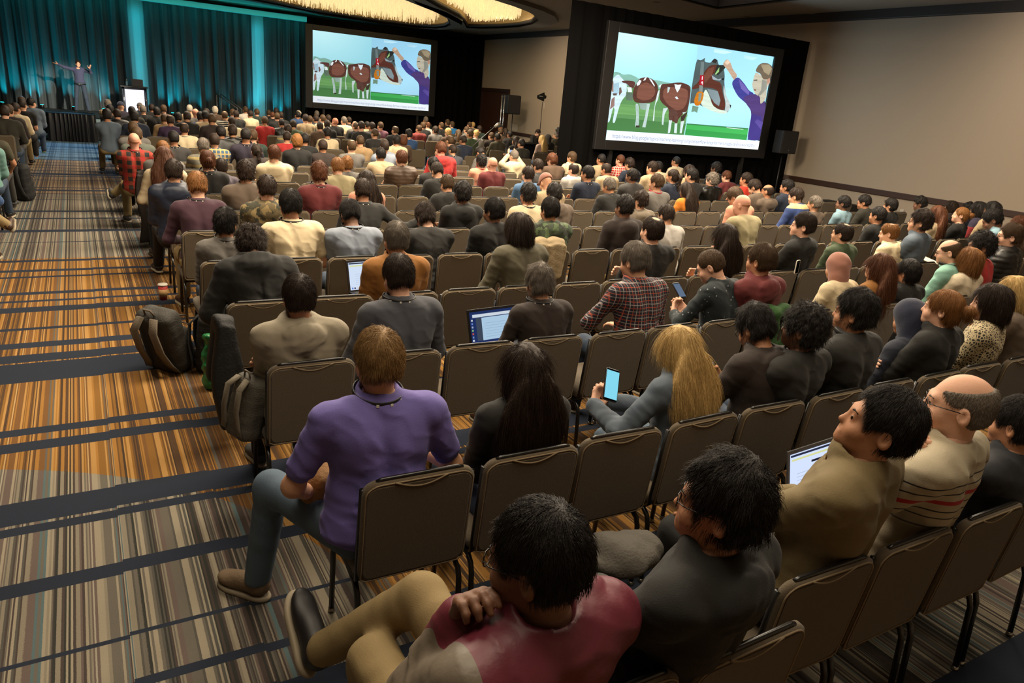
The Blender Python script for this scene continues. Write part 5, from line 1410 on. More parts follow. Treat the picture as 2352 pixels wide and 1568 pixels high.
# ------------------------------------------------------------------ the speaker on stage
def extra_person(x, y, hs, hc, g, c, q, label, loc, rz, scale, fl=(), group=None, lod=1, tr='jeans'):
    qq = dict(DEF); qq.update(q); kk = (lod, 'x', label)
    bm, k = body_mesh(lod, qq, kk); o = ob('person', bm, skin_mat('fair'), loc=loc, rot=(0, 0, rz), scale=scale)
    ob(GPART[g], top_mesh(lod, qq, g, kk), cloth(c, g), o); ob('trousers', leg_mesh(lod, qq), mat('trousers_'+tr, TRC[tr], .85, bump=.3, bscale=160, var=.15), o)
    h = ob('hair', hair_mesh(hs, lod), hair_mat(hc), o, loc=k['N'], scale=HS); h.rotation_euler = Matrix(k['Rh'].tolist()).to_euler()
    for s_ in (-1, 1): ob('eye', eye_mesh(), mat('eye_dark', '#241a14', .15), o, loc=k['N']+k['Rh']@V3(s_*.031, .096, .163)*HS, scale=HS)
    sh, so = shoe_mesh(lod)
    for n in 'LR':
        s2 = ob('shoe', sh, mat('shoe_black', '#161414', .5), o, loc=k['A'+n]+V3(0, -.01, -.006)); ob('sole', so, mat('sole_pale', '#9a8f7a', .8), s2)
    return tag(o, label, 'person', group), k
LOD_S = 0
sp, ks = extra_person(0, 0, 'sh', 'D', 'si', 'speakerblue', dict(stand=1, aL='wide2', aR='wide', yaw=12, pitch=3), 'person standing on the stage in blue shirt and jeans, arms spread', (.18, 31.0, .5+.475), PI-.1, .985, lod=1)
b = MB(); b.tube([(.178*math.cos(t), .13*math.sin(t)+.01, .515) for t in np.linspace(0, 2*PI, 25)], .018, 6, False); ob('belt', b.mesh('belt', True), mat('belt_black', '#14110e', .4), sp)
b = MB(); b.box((-.022, .135, .497), (.022, .162, .533)); ob('buckle', b.mesh('buckle'), mat('buckle_silver', '#c9c9c9', .25, 1.0), sp)
# draped table in front of the stage
t = thing('draped_table', (-.155, 25.55, 0), 'low table draped in black pleated cloth in front of the stage', 'table')
b = MB(); b.box((-.56, -.42, .755), (.56, .42, .785)); bevel(ob('tabletop', b.mesh('top'), BLK, t), .01)
V = []; n = 240
for j, z in enumerate((.79, .77, .5, .25, .0)):
    for i in range(n):
        a = 2*PI*i/n; c, s = math.cos(a), math.sin(a); m_ = max(abs(c)/.6, abs(s)/.45); x, y = c/m_, s/m_; rr = 1+(.0 if j < 1 else .045*(j/4+.4))*math.sin(i*.95+.8*math.sin(i*.13)); V.append((x*rr, y*rr, z))
F = [(j*n+i, j*n+(i+1) % n, (j+1)*n+(i+1) % n, (j+1)*n+i) for j in range(4) for i in range(n)]+[tuple(range(n))]
ob('skirt', mk('skirt', np.array(V), F), mat('black_satin', '#0e0d0d', .45, bump=.1), t)
# lectern with a lit front panel
X0, X1 = 1.50, 2.27; t = thing('lectern', (X0, 31.0, .5), 'lectern on the stage with a glowing white front panel', 'lectern')
Wd = X1-X0; b = MB(); b.box((-.02, -.03, 0), (.07, .45, 1.0)); b.box((Wd-.07, -.03, 0), (Wd+.02, .45, 1.0)); b.box((-.02, -.03, .93), (Wd+.02, .0, 1.0)); bevel(ob('body', b.mesh('frame'), mat('lectern_dark', '#1d2433', .35, .4), t), .008)
b = MB(); b.box((-.07, -.08, 1.0), (Wd+.07, .48, 1.05)); bevel(ob('top', b.mesh('top'), mat('lectern_top', '#1a1c24', .4), t), .01)
b = MB(); b.box((.075, -.012, .03), (Wd-.075, .0, .93)); ob('display_panel', b.mesh('panel'), emat('panel_white', '#e9ecff', 1.6), t)
for sx in (0, Wd): b = MB(); b.tube([(sx+.025*(1 if sx == 0 else -1), -.045, 0), (sx+.025*(1 if sx == 0 else -1), -.045, 1.0)], .014, 8); ob('truss_rail', b.mesh('rail', True), mat('chrome', '#aeb4c0', .2, 1.0), t)
t = thing('laptop', (X0+.33, 31.2, 1.55), 'dark open laptop standing on the lectern on stage', 'laptop')
b = MB(); b.box((0, -.12, 0), (.36, .12, .02)); ob('base', b.mesh('base'), mat('laptop_dark', '#16161a', .4), t); b = MB(); b.box((0, -.13, .02), (.36, -.115, .25)); ob('display', b.mesh('lid'), mat('laptop_dark', '#16161a', .4), t)
def bottle(loc, lab):
    t = thing('water_bottle', loc, lab, 'bottle'); b = MB(); b.lathe([(.030, 0), (.033, .02), (.033, .13), (.028, .16), (.013, .19), (.013, .20)], 14); ob('body', b.mesh('b', True), mat('clear_plastic', '#c9d4da', .08, trans=.85, spec=.6), t)
    b = MB(); b.lathe([(.014, .20), (.014, .22)], 12); ob('cap', b.mesh('c'), mat('cap_white', '#dadada', .5), t)
bottle((X0+.16, 31.1, 1.55), 'small clear water bottle on the lectern beside the laptop')
# hand rails of the stage steps
for i, (p1, p2, lb) in enumerate((((497, 215), (545, 249), 'left'), ((507, 216), (555, 251), 'right'))):
    a = at_y(*p1, 29.4+i*.6); c = at_y(*p2, 27.0+i*.6); t = thing('handrail', (a[0], a[1], 0), lb+' one of the two grey handrails sloping down the stage steps', 'handrail', 'stage stair handrails'); o_ = np.array([a[0], a[1], 0])
    b = MB(); b.tube([a-o_, c-o_], .022, 8); ob('rail', b.mesh('rail', True), mat('rail_grey', '#77777a', .4, .7), t)
    for P in (a, c): b = MB(); b.tube([P-o_, (P[0]-o_[0], P[1]-o_[1], .5 if P[1] > 27.9 else .02)], .018, 8); ob('post', b.mesh('post', True), mat('rail_grey', '#77777a', .4, .7), t)
# ------------------------------------------------------------------ far right corner: door, loudspeaker, antenna, operator
a0 = at_x(1115, 208, XW); a1 = at_x(1171, 214, XW)
y0, y1, zt = a1[1]+.12, min(a0[1]+.3, 31.3), 2.55
DW = mat('door_wood', '#3c2216', .5, bump=.1, bscale=10, stretch=(6, 6, .5), var=.25)
d = tag(ob('door_1', MB().box((XW-.05, y0, 0), (XW-.005, y1, zt)).mesh('door'), DW), kind='structure')
b = MB(); b.box((XW-.10, y0-.14, 0), (XW-.0, y0, zt+.14)); b.box((XW-.10, y1, 0), (XW-.0, y1+.14, zt+.14)); b.box((XW-.10, y0, zt), (XW-.0, y1, zt+.14)); ob('door_frame', b.mesh('frame'), mat('frame_wood', '#2f1b11', .5), d)
b = MB(); b.tube([(XW-.06, (y0+y1)/2, 1.0), (XW-.12, (y0+y1)/2, 1.0), (XW-.12, (y0+y1)/2+.12, 1.0)], .012, 6); ob('door_handle', b.mesh('handle', True), mat('chrome', '#aeb4c0', .2, 1.0), d)
# loudspeaker on a stand
P = at_y(1175, 262, 26.9); t = thing('loudspeaker', (P[0], P[1], 0), 'black loudspeaker on a pole in front of the brown door', 'loudspeaker')
b = MB(); b.box((-.38, -.3, P[2]), (.24, .3, P[2]+.74)); bevel(ob('cabinet', b.mesh('cab'), mat('speaker_black', '#131211', .6, bump=.3, bscale=200), t), .05, 3)
b = MB(); b.box((-.37, -.315, P[2]+.03), (.20, -.29, P[2]+.71)); bevel(ob('grille', b.mesh('grille'), mat('grille', '#1b1917', .8, bump=.8, bscale=500), t), .02)
b = MB(); b.tube([(.05, 0, 0), (.05, 0, P[2])], .02, 8); ob('pole', b.mesh('pole', True), mat('pole_black', '#1a1a1a', .4), t)
for k_ in range(3): b = MB(); a = k_*2.1; b.tube([(.05, 0, .7), (.05+.5*math.cos(a), .5*math.sin(a), .02)], .014, 6); ob('leg', b.mesh('leg', True), mat('pole_black', '#1a1a1a', .4), t)
P = at_y(1150, 300, 26.3); t = thing('light_stand', (P[0], P[1], 0), 'pair of upright chrome tubes standing before the brown door', 'stand'); q = at_y(1148, 218, 26.3)
for s_ in (-.05, .07): b = MB(); b.tube([(s_, 0, .02), (s_, 0, q[2])], .022, 8); ob('chrome_tube', b.mesh('tube', True), mat('chrome', '#aeb4c0', .2, 1.0), t)
b = MB(); b.tube([(-.08, 0, q[2]-.05), (.1, 0, q[2]-.05)], .018, 6); ob('crossbar', b.mesh('bar', True), mat('chrome', '#aeb4c0', .2, 1.0), t)
b = MB(); b.box((-.2, -.2, 0), (.2, .2, .03)); ob('base', b.mesh('base'), mat('pole_black', '#1a1a1a', .4), t)
P = at_y(1240, 306, 22.5); q = at_y(1246, 234, 22.5); t = thing('antenna_stand', (P[0], P[1], 0), 'black paddle antenna on a thin stand by the right wall', 'antenna')
b = MB(); b.tube([(0, 0, .9), (q[0]-P[0], 0, q[2])], .012, 8); ob('upper_pole', b.mesh('pole', True), mat('pole_black', '#1a1a1a', .4), t)
b = MB(); b.tube([(0, 0, .02), (0, 0, .95)], .017, 8); ob('lower_pole', b.mesh('pole', True), mat('pole_black', '#1a1a1a', .4), t)
for k_ in range(3): b = MB(); a = k_*2.1+.4; b.tube([(0, 0, .45), (.35*math.cos(a), .35*math.sin(a), .02)], .01, 6); ob('leg', b.mesh('leg', True), mat('pole_black', '#1a1a1a', .4), t)
pp = [at_y(x, y, 22.5)-V3(P[0], P[1], 0) for x, y in ((1234, 219), (1250, 212), (1251, 218), (1255, 220), (1254, 226), (1250, 227), (1249, 233), (1234, 226))]
V = [v+V3(0, s_*.015, 0) for s_ in (-1, 1) for v in pp]; n = 8; F = [tuple(range(n)), tuple(range(2*n-1, n-1, -1))]+[(i, (i+1) % n, n+(i+1) % n, n+i) for i in range(n)]
pd = ob('paddle', mk('paddle', np.array(V), F, False), mat('paddle_black', '#0f0f0f', .5), t)
c = at_y(1243, 221, 22.5)-V3(P[0], P[1], 0); b = MB(); b.box(c-V3(.09, .022, .015), c+V3(.06, -.016, .012)); ob('mark', b.mesh('mark'), mat('mark_grey', '#8b8b85', .6), pd)
P = at_y(1222, 322, 22.0); t = thing('control_table', (P[0], 22.2, 0), 'black-draped control table in front of the seated operator at the wall', 'table')
b = MB(); b.box((-1.0, -.1, .82), (.9, .75, .86)); bevel(ob('tabletop', b.mesh('top'), BLK, t), .008); b = MB(); b.box((-.98, -.08, .02), (.88, -.04, .85)); ob('skirt', b.mesh('skirt'), BLK, t)
for x_ in (-.9, .8): b = MB(); b.tube([(x_, .6, 0), (x_, .6, .83)], .02, 6); ob('leg', b.mesh('leg', True), mat('pole_black', '#1a1a1a', .4), t)
P = at_y(1231, 291, 23.4); sc_ = 1.0; qd = dict(lean=10, pitch=22, aL='lt', aR='lt', yaw=10)
op, ko = extra_person(0, 0, 'sh', 'D', 'sw', 'charcoal', qd, 'person with glasses seated behind the control table, facing the room', (P[0], 23.5, max(P[2]-1.36, 0)*.6), PI+.35, 1.0, tr='black')
b = ob('glasses', glasses_mesh(), mat('glasses_black', '#14110f', .25), op, loc=ko['N'], scale=HS); b.rotation_euler = Matrix(ko['Rh'].tolist()).to_euler()
chair(P[0]+.05, 23.68, 'banquet chair of the operator behind the control table', None, PI+.35, 0)
# signs and sockets on the right wall
for (x, y, w_, h_, lb, nm) in ((1181, 293, .62, .28, 'small white sign on the right wall beside the brown door', 'wall_sign'), (2071, 487, .09, .13, 'white socket plate low on the right wall', 'socket_plate'), (1250, 243, .08, .22, 'small white wall plate behind the antenna stand', 'wall_plate')):
    P = at_x(x, y, XW-.01); tag(bevel(ob(nm, MB().box((XW-.02, P[1]-w_/2, P[2]-h_/2), (XW-.001, P[1]+w_/2, P[2]+h_/2)).mesh('plate'), mat('plate_white', '#b8ad9e', .6)), .004), lb, 'sign' if 'sign' in nm else 'wall plate')
# loudspeaker beside the near screen
Y_ = 12.85; a = at_y(1787, 298, Y_); c = at_y(1818, 354, Y_); t = thing('loudspeaker', (a[0]+.22, Y_, 0), 'black loudspeaker on a pole beside the near screen', 'loudspeaker')
w_ = c[0]-a[0]-.08; b = MB(); b.box((0, 0, c[2]), (w_, .26, a[2])); bevel(ob('cabinet', b.mesh('cab'), mat('speaker_black', '#131211', .6, bump=.3, bscale=200), t), .02, 3)
b = MB(); b.box((.02, -.012, c[2]+.02), (w_-.02, .004, a[2]-.02)); ob('grille', b.mesh('grille'), mat('grille_grey', '#2f2c2a', .8, bump=.8, bscale=500), t)
b = MB(); b.lathe([(.012, 0), (.012, .004)], 10, (0, 0, 0), Rx(PI/2)); ob('badge', b.mesh('badge'), mat('mark_grey', '#8b8b85', .6), t, loc=(w_*.5, -.014, c[2]+.09))
b = MB(); b.tube([(w_/2, .16, 0), (w_/2, .16, c[2])], .02, 8); ob('pole', b.mesh('pole', True), mat('pole_black', '#1a1a1a', .4), t)
for k_ in range(3): b = MB(); a_ = k_*2.1+.4; b.tube([(w_/2, .16, .6), (w_/2+.28*math.cos(a_), .16+.28*math.sin(a_), .02)], .012, 6); ob('leg', b.mesh('leg', True), mat('pole_black', '#1a1a1a', .4), t)
# truss feet that carry the near and far screens
for i, (x_, y_, z_, lb) in enumerate(((10.3, 13.35, 1.55, 'left dark leg under the near screen'), (14.5, 13.35, 1.55, 'right dark leg under the near screen'), (8.9, 31.2, 1.4, 'left dark leg under the far screen'), (13.1, 31.2, 1.4, 'right dark leg under the far screen'))):
    b = MB(); b.box((-.05, -.04, 0), (.05, .04, z_)); b.box((-.07, -.09, 0), (.07, .07, .03)); tag(ob('screen_leg', b.mesh('leg'), mat('screen_frame', '#1a1818', .55), loc=(x_, y_, 0)), lb, 'support')
# ------------------------------------------------------------------ microphone stand and video tripod
a = at_y(1076, 344, 17); c = at_y(1140, 288, 17); t = thing('microphone_stand', (a[0], 17, 0), 'slanting silver microphone stand among the seats below the far screen', 'microphone'); o_ = V3(a[0], 17, 0)
b = MB(); b.tube([(0, 0, .02), a-o_], .014, 8); ob('upright', b.mesh('pole', True), mat('pole_black', '#1a1a1a', .4), t); b = MB(); b.tube([a-o_, c-o_], .012, 8); ob('boom', b.mesh('boom', True), mat('boom_grey', '#5b5b5a', .35, .7), t)
e = c-o_; b = MB(); b.tube([e-V3(.05, 0, .04), e+V3(.05, 0, .03), e+V3(.09, 0, .05)], [.03, .045, .03], 10); ob('microphone', b.mesh('mic', True), mat('mic_silver', '#b0aca2', .4, .6), t)
b = MB(); b.lathe([(.14, 0), (.14, .015), (.02, .03)], 20); ob('base', b.mesh('base', True), mat('pole_black', '#1a1a1a', .4), t)
a = at_y(1289, 330, 14.2); t = thing('video_tripod', (a[0], 14.2, 0), 'video camera on a tripod at the left edge of the near drape', 'camera tripod'); q = at_y(1290, 308, 14.2)
b = MB(); b.tube([(0, 0, .9), (0, 0, q[2])], .025, 8); ob('column', b.mesh('col', True), mat('pole_black', '#1a1a1a', .4), t)
for k_ in range(3): b = MB(); a_ = k_*2.1+.9; b.tube([(0, 0, q[2]-.15), (.38*math.cos(a_), .38*math.sin(a_), .02)], [.02, .012], 6); ob('leg', b.mesh('leg', True), mat('tripod_grey', '#6a6a68', .35, .7), t)
b = MB(); b.box((-.07, -.16, q[2]), (.07, .14, q[2]+.15)); b.tube([(0, .13, q[2]+.08), (0, .24, q[2]+.08)], .045, 12); bevel(ob('camcorder', b.mesh('cam'), mat('speaker_black', '#131211', .6), t), .01)
b = MB(); b.tube([(.0, -.05, q[2]-.02), (.1, -.35, q[2]-.18)], .008, 6); ob('pan_handle', b.mesh('h', True), mat('pole_black', '#1a1a1a', .4), t)
# ------------------------------------------------------------------ laptops and phones
def laptop(tl, tr, zt, col, lab, hgt=.21, back=.35, dark=False, depth=.23):
    A = at_z(tl[0], tl[1], zt); B = at_z(tr[0], tr[1], zt); u = B-A; Wd = float(np.linalg.norm(u)); rz = math.atan2(u[1], u[0]); zb = zt-hgt*math.cos(back)
    t = thing('laptop', (A[0], A[1], 0), lab, 'laptop', None, rz); dy = hgt*math.sin(back)
    M = Rx(-back); o_ = V3(0, -dy, zb)   # display leans away from the person
    b = MB(); b.xf(*MB().box((-.006, 0, -.004), (Wd+.006, .008, hgt+.006)).data(), M, o_); bevel(ob('display', b.mesh('lid'), mat('laptop_dark' if dark else 'laptop_rim', '#16161a' if dark else '#4b4a4b', .4), t), .002)
    b = MB(); b.xf(*MB().box((.010, -.002, .010), (Wd-.010, -.0005, hgt-.012)).data(), M, o_); s = ob('screen', b.mesh('screen'), emat('lap_'+col, col, 1.15), t)
    b = MB(); b.box((-.006, -dy-depth, zb-.018), (Wd+.006, -dy+.004, zb)); bs = bevel(ob('base', b.mesh('base'), mat('laptop_dark' if dark else 'laptop_silver', '#16161a' if dark else '#8d8a86', .4), t), .003)
    b = MB(); b.box((.02, -dy-depth*.55, zb), (Wd-.02, -dy-.02, zb+.0015)); ob('keyboard', b.mesh('keys'), mat('keys', '#1d1d1f', .6), bs)
    return t, M, o_, Wd, hgt
def win(t, M, o_, x0, z0, x1, z1, col, name, k=1):
    b = MB(); b.xf(*MB().box((x0, -.002-.0006*k, z0), (x1, -.002-.0003*k, z1)).data(), M, o_); ob(name, b.mesh(name), emat('ui_'+col, col, 1.0), t)
def ui(L, kind):
    t, M, o_, Wd, h = L
    if kind == 'blue':
        win(t, M, o_, .03, h-.05, Wd-.09, h-.03, '#c9d4df', 'title_bar'); win(t, M, o_, .10, .03, Wd-.05, h-.055, '#a9c6df', 'window'); win(t, M, o_, .055, .03, .10, h-.055, '#3c4656', 'side_panel', 2)
        for k in range(7): win(t, M, o_, .018, .03+k*.022, .03, .042+k*.022, ['#d8dde6', '#6a88c0', '#c0504a', '#7fb07a', '#9aa6c8', '#5f7fc4', '#c8ccd4'][k], 'icon')
        for k in range(6): win(t, M, o_, .125, .05+k*.018, Wd-.08-(k % 3)*.03, .052+k*.018, '#8ba6c4', 'text_line', 2)
    else:
        win(t, M, o_, .012, h-.026, Wd-.012, h-.016, '#2c3046', 'menu_bar'); win(t, M, o_, .02, h-.045, Wd-.03, h-.036, '#d8dc9a', 'highlight_bar', 1); win(t, M, o_, Wd*.5, h-.075, Wd-.04, h-.065, '#1f2030', 'tooltip', 2)
        for k in range(12): win(t, M, o_, .022+k*.02, .018, .034+k*.02, .030, ['#4a6fd0', '#2c2c38', '#d0d4e0', '#3f9ad0', '#c05a4a', '#6a6ad0'][k % 6], 'dock_icon')
        for k in range(6): win(t, M, o_, .06, .05+k*.016, Wd-.06-(k % 4)*.03, .052+k*.016, '#aab6d0', 'text_line')
        win(t, M, o_, Wd*.62, .045, Wd*.68, .055, '#2f55e0', 'button', 3)
ui(laptop((1812, 1040), (1912, 1008), .835, '#c9d6f2', 'open laptop on the lap of the person in olive-tan jacket', .24, .22), 'mail')
ui(laptop((1074, 714), (1195, 699), .885, '#1d2c58', 'open laptop with blue desktop on the lap of the grey-haired person in dark brown shirt', .235, .3, True), 'blue')
ui(laptop((796, 600), (892, 593), .93, '#c4d2e6', 'open laptop with white page left of the person in mustard jacket', .235, .25, True), 'mail')
laptop((1279, 381), (1300, 380), .80, '#7f9fd8', 'small lit laptop screen between the middle rows under the near drape', .2, .2, True)
laptop((693, 432), (716, 430), .86, '#9fb4c8', 'sliver of a laptop screen left of the maroon sweater', .2, .2, True)
def phone(c, z, lab, col, R, sz=(.073, .15), group=None, face=1.0):
    P = at_z(c[0], c[1], z); t = thing('phone', P, lab, 'phone', group); t.rotation_euler = Matrix(R.tolist()).to_euler(); w_, h_ = sz
    v, f = slab(w_, h_, .009, .012, .002, 4); v = v-V3(0, 0, h_/2); ob('case', mk('case', v, f), mat('phone_'+('white' if col is None else 'black'), '#c8c4ba' if col is None else '#111113', .3), t)
    if col: b = MB(); b.box((-w_/2+.004, -.0062, -h_/2+.012), (w_/2-.004, -.0055, h_/2-.012)); ob('screen', b.mesh('screen'), emat('ph_'+col, col, 1.1*face), t)
    else: b = MB(); b.lathe([(.006, 0), (.006, .002)], 12, (0, 0, 0), Rx(PI/2)); ob('camera_lens', b.mesh('lens'), mat('glasses_black', '#14110f', .25), t, loc=(-.0, -.006, .045))
    return P
phone((1404, 884), .95, 'large phone with bright cyan screen held by the blonde person', '#7fd0e6', Ry(.32)@Rz(-.25)@Rx(-.55), (.078, .165))
phone((1623, 853), .86, 'phone with bluish screen held low by the person in dark brown hoodie', '#6f93a4', Ry(.2)@Rz(-.5)@Rx(-.6))
pp_ = next(p for p in PL if 'pphone' in p['fl']); k = pp_['k']; hc_ = pp_['org']+pp_['s']*((k['WL']+k['ML']@V3(0, .09, 0)+k['WR']+k['MR']@V3(0, .09, 0))/2); u_ = px_of(*hc_)
phone((u_[0], u_[1]), hc_[2], 'small lit phone held up high by the person in cream hoodie', '#a8bfe8', Rx(-.1), (.14, .075))
phone((1831, 613), .98, 'white phone held upright between the chairs near the headscarfed person', None, Rz(.2), (.066, .13))
phone((1560, 667), .90, 'phone in the hands of the bald person in dotted shirt', '#5a6a80', Rx(-.9))
# ------------------------------------------------------------------ cups and can
def cup(loc, col, lab, r=.042, h=.115, band=None, cat='cup'):
    t = thing('paper_cup' if cat == 'cup' else 'drink_can', loc, lab, cat); b = MB()
    b.lathe([(r*.72, 0), (r, h)] if cat == 'cup' else [(r*.85, 0), (r, .01), (r, h-.01), (r*.85, h)], 20); ob('body', b.mesh('cup', True), mat('cup_'+col, col, .6), t)
    if cat == 'cup': b = MB(); b.lathe([(r*1.06, h), (r*1.06, h+.008), (r*.95, h+.018)], 20); ob('lid', b.mesh('lid', True), mat('lid_white', '#c9c2b4', .5), t)
    if band: b = MB(); b.lathe([(r*.80, h*.25), (r*.93, h*.75)], 20); o = ob('sleeve', b.mesh('sl', True), mat('band_'+band, band, .7), t, scale=(1.02, 1.02, 1))
P = at_z(376, 688, 0); cup(P, '#a52620', 'red and tan paper cup on the carpet beside the front boots', .045, .15, '#b08a5a')
P = at_z(62, 402, 0); cup(P, '#6b5a48', 'brown paper cup on the floor by the left block', .05, .16)
P = at_z(101, 350, 0); cup(P, '#4f7a44', 'green drink can on the carpet near the draped table', .045, .17, cat='can')
pu = next(p for p in PL if 'pcup' in p['fl']); k = pu['k']; Wc = k['WR']+k['MR']@V3(-.01, .085, -.05); L_ = pu['org']+pu['s']*Wc
t = thing('plastic_cup', (L_[0], L_[1], L_[2]-.05), 'clear plastic cup of iced coffee held by the person in violet polo', 'cup')
b = MB(); b.lathe([(.028, 0), (.041, .11)], 20); ob('body', b.mesh('b', True), mat('cup_clear', '#b99a76', .15, trans=.5), t); b = MB(); b.lathe([(.043, .11), (.043, .125), (.036, .135)], 20); ob('lid', b.mesh('lid', True), mat('lid_clear', '#d9d2c4', .2), t)
# ------------------------------------------------------------------ bags, coats, cloths
def blob(name, fn, lo, hi, h, m, label, cat, loc=(0, 0, 0), rz=0, parent=None, rl=1):
    v, q = nets(fn, lo, hi, h); o = ob(name, mk(name, relax(v, q, rl, .35), q), m, parent, loc, (0, 0, rz))
    return tag(o, label, cat) if parent is None else o
def backpack(loc, rz, lean, s, col, strap, label, roll=0.0):
    t = thing('backpack', loc, label, 'backpack', None, 0, s); t.rotation_euler = (lean, roll, rz)
    cb = mat('bag_'+col, col, .75, bump=.5, bscale=90)
    def f(P):
        a = rbox(P, (0, 0, .26), (.16, .095, .26), .07); a = smin(a, rbox(P, (0, -.10, .17), (.125, .055, .16), .05), .02); return a+.006*wob(P, 18, 3)+.003*wob(P, 45, 5)
    blob('body', f, (-.22, -.22, -.04), (.22, .16, .58), .011, cb, None, None, parent=t)
    ms = mat('strap_'+strap, strap, .8, bump=.4, bscale=150)
    for sx in (-1, 1):
        b = MB()
        for a_, w_ in (((sx*.07, .10, .50), .03),):
            pts = [(sx*.06, .085, .50), (sx*.085, .15, .42), (sx*.09, .145, .25), (sx*.10, .11, .12), (sx*.13, .085, .05)]
            V = []; F = []
            for i, p_ in enumerate(pts): V += [(p_[0]-.032, p_[1], p_[2]), (p_[0]+.032, p_[1], p_[2]), (p_[0]+.032, p_[1]+.014, p_[2]+.004), (p_[0]-.032, p_[1]+.014, p_[2]+.004)]
            for i in range(len(pts)-1):
                for e in range(4): F.append((i*4+e, i*4+(e+1) % 4, i*4+4+(e+1) % 4, i*4+4+e))
            F += [(3, 2, 1, 0), tuple(len(V)-4+i for i in range(4))]; b.add(V, F)
        ob('shoulder_strap', b.mesh('strap', True), ms, t)
    b = MB(); b.tube([(-.04, .06, .51), (-.03, .07, .555), (.03, .07, .555), (.04, .06, .51)], .008, 6); ob('grab_handle', b.mesh('h', True), ms, t)
    for z_ in (.33, .44): b = MB(); b.tube([(-.13, -.145, z_-.03), (-.09, -.157 if z_ < .4 else -.10, z_), (.09, -.157 if z_ < .4 else -.10, z_), (.13, -.145, z_-.03)], .004, 5); ob('zip', b.mesh('zip', True), mat('zip_dark', '#0c0c0c', .4), t)
    return t
P = at_z(395, 850, 0); backpack((P[0]+.02, P[1]+.05, 0), 2.3, -.28, 1.02, '#2b2822', '#5c5142', 'grey-brown backpack leaning on the carpet beside the aisle chairs')
P = at_z(455, 850, 0); backpack((P[0]+.08, P[1]+.02, 0), 1.2, .1, .9, '#121211', '#1d1c1b', 'black backpack standing behind the grey-brown backpack')
P = at_z(66, 462, 0); backpack((P[0]-.08, P[1]+.1, 0), 2.6, -.12, 1.15, '#101010', '#1b1b1b', 'large black backpack on the floor of the left block')
P = at_z(106, 342, 0); backpack((P[0]-.2, P[1]+.1, 0), 1.8, -.6, .95, '#0e0f11', '#191a1c', 'black bag slumped on the carpet beside the draped table')
backpack((.60, 3.62, .40), 1.9, .25, .66, '#4a463d', '#6b6252', 'grey and tan backpack held beside the person with folded arms')
P = at_z(550, 935, 0); backpack((P[0]+.02, P[1], 0), 1.3, .05, .62, '#3b3831', '#121212', 'small grey bag under the seat left of the folded-arms person')
gb = at_z(490, 868, .08)
blob('plastic_bag', lambda P: smax(rbox(P, (0, 0, .22), (.07, .06, .22), .05)+.028*wob(P, 22, 3)+.008*wob(P, 60, 4), -(P[:, 2]-.01), .01), (-.12, -.12, -.02), (.12, .12, .5), .01, mat('bag_green', '#1f6b3a', .35, bump=.5, bscale=40), 'crumpled green plastic bag hanging under the coat-covered chair', 'bag', (gb[0], gb[1], 0))
def drape(name, loc, w_, zt, zf, zb, m, label, cat, seed=1, rz=0.0, sag=.0, puff=.02):
    # cloth hanging over the top of a chair back
    def f(P):
        x = np.abs(P[:, 0])-w_/2-.02*np.sin(P[:, 2]*9+seed)
        yb = -.045-.10*(zt-P[:, 2])*.15; yf = .05+.12*(zt-P[:, 2])*.3
        d1 = np.maximum(np.maximum(np.abs(P[:, 1]-yb)-puff, P[:, 2]-zt+.02), zb-P[:, 2]); d2 = np.maximum(np.maximum(np.abs(P[:, 1]-yf)-puff, P[:, 2]-zt+.02), zf-P[:, 2])
        d3 = np.linalg.norm(np.stack([(P[:, 1]-.0)*.75, P[:, 2]-zt+.01], 1), axis=1)-.045
        d = smin(smin(d1, d2, .03), d3, .03); fold = .012*np.sin(P[:, 0]*38+2*wob(P*np.array([1, 1, .3]), 6, seed))
        return smax(d+fold*.8+.004*wob(P, 30, seed), x, .03)
    return blob(name, f, (-w_/2-.1, -.25, min(zf, zb)-.05), (w_/2+.1, .28, zt+.1), .012, m, label, cat, loc, rz)
drape('black_coat', (slotx(3, 0)-.27, ROWY[3]-.12, 0), .16, .80, .40, .12, mat('coat_black', '#121212', .7, bump=.4, bscale=70), 'long black coat hanging down the back of the aisle chair', 'coat', 4, 0.1, 0, .035)
drape('green_cloth', (slotx(2, 7)+.0, ROWY[2], 0), .33, .915, .50, .52, mat('cloth_green', '#2f5526', .9, bump=.3, bscale=200), 'green cloth hanging over the back of an empty chair', 'cloth', 2, 0, 0, .012)
drape('beige_jacket', (at_z(1075, 497, .93)[0], ROWY[4], 0), .46, .97, .55, .62, mat('jacket_beige', '#8f7d5e', .8, bump=.4, bscale=60), 'beige jacket draped over the chair in front of the person in black hoodie', 'jacket', 6, 0, 0, .04)
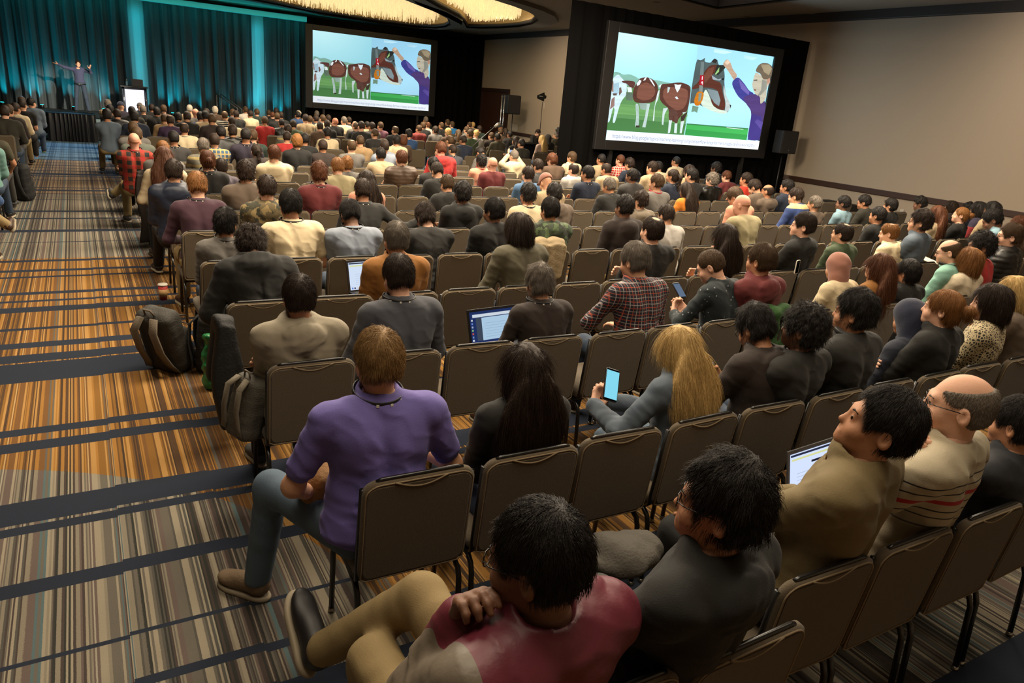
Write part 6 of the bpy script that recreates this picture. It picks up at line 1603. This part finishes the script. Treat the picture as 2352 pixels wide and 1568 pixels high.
drape('brown_coat', (at_z(318, 380, .92)[0]+.1, ROWY[8]+.15, 0), .40, .94, .50, .05, mat('coat_brown', '#231b15', .8, bump=.4, bscale=60), 'dark brown coat hanging from the aisle chair of the red plaid shirt', 'coat', 8, 0, 0, .035)
P = at_z(1432, 1250, .64); blob('grey_jacket', lambda Q: ell(Q, (0, 0, .0), (.17, .12, .06))+.022*wob(Q, 17, 3)+.006*wob(Q, 45, 4), (-.27, -.22, -.16), (.27, .22, .18), .009, mat('jacket_grey', '#4a463f', .85, bump=.4, bscale=90), 'crumpled grey jacket lying between the burgundy windbreaker and the black hoodie', 'jacket', (P[0], P[1], .60))
P = at_z(722, 1135, .64); blob('tan_jacket', lambda Q: ell(Q, (0, 0, .0), (.10, .09, .10))+.018*wob(Q, 24, 7)+.006*wob(Q, 55, 4), (-.2, -.18, -.2), (.2, .18, .2), .008, mat('jacket_tan', '#7a5426', .8, bump=.5, bscale=70), 'bunched tan jacket on the lap of the person in violet polo', 'jacket', (P[0]+.03, P[1]+.03, .645))
P = at_x(1918, 478, 15.9); t = thing('equipment_case', (P[0], P[1], 0), 'black equipment case standing low against the right wall', 'case')
b = MB(); b.box((-.3, -.45, .02), (.3, .45, max(P[2]+.15, .5))); bevel(ob('body', b.mesh('case'), mat('speaker_black', '#131211', .6), t), .02); 
for sy in (-.2, .2): b = MB(); b.box((-.31, sy-.05, .3), (-.295, sy+.05, .38)); ob('latch', b.mesh('latch'), mat('chrome', '#aeb4c0', .2, 1.0), t)
P = at_z(2140, 605, .70); b = MB(); V = [(-.11, -.15, 0), (.11, -.15, .01), (.11, .15, .05), (-.11, .15, .03)]; b.add([(x, y, z) for x, y, z in V]+[(x, y, z+.004) for x, y, z in V], [(3, 2, 1, 0), (4, 5, 6, 7), (0, 1, 5, 4), (1, 2, 6, 5), (2, 3, 7, 6), (3, 0, 4, 7)])
tag(ob('paper_sheet', b.mesh('paper'), mat('paper', '#c9c2b2', .8), loc=P, rot=(.15, 0, .5)), 'white paper on the lap left of the person in mint shirt', 'paper')
print('total', round(time.time()-T0, 1))
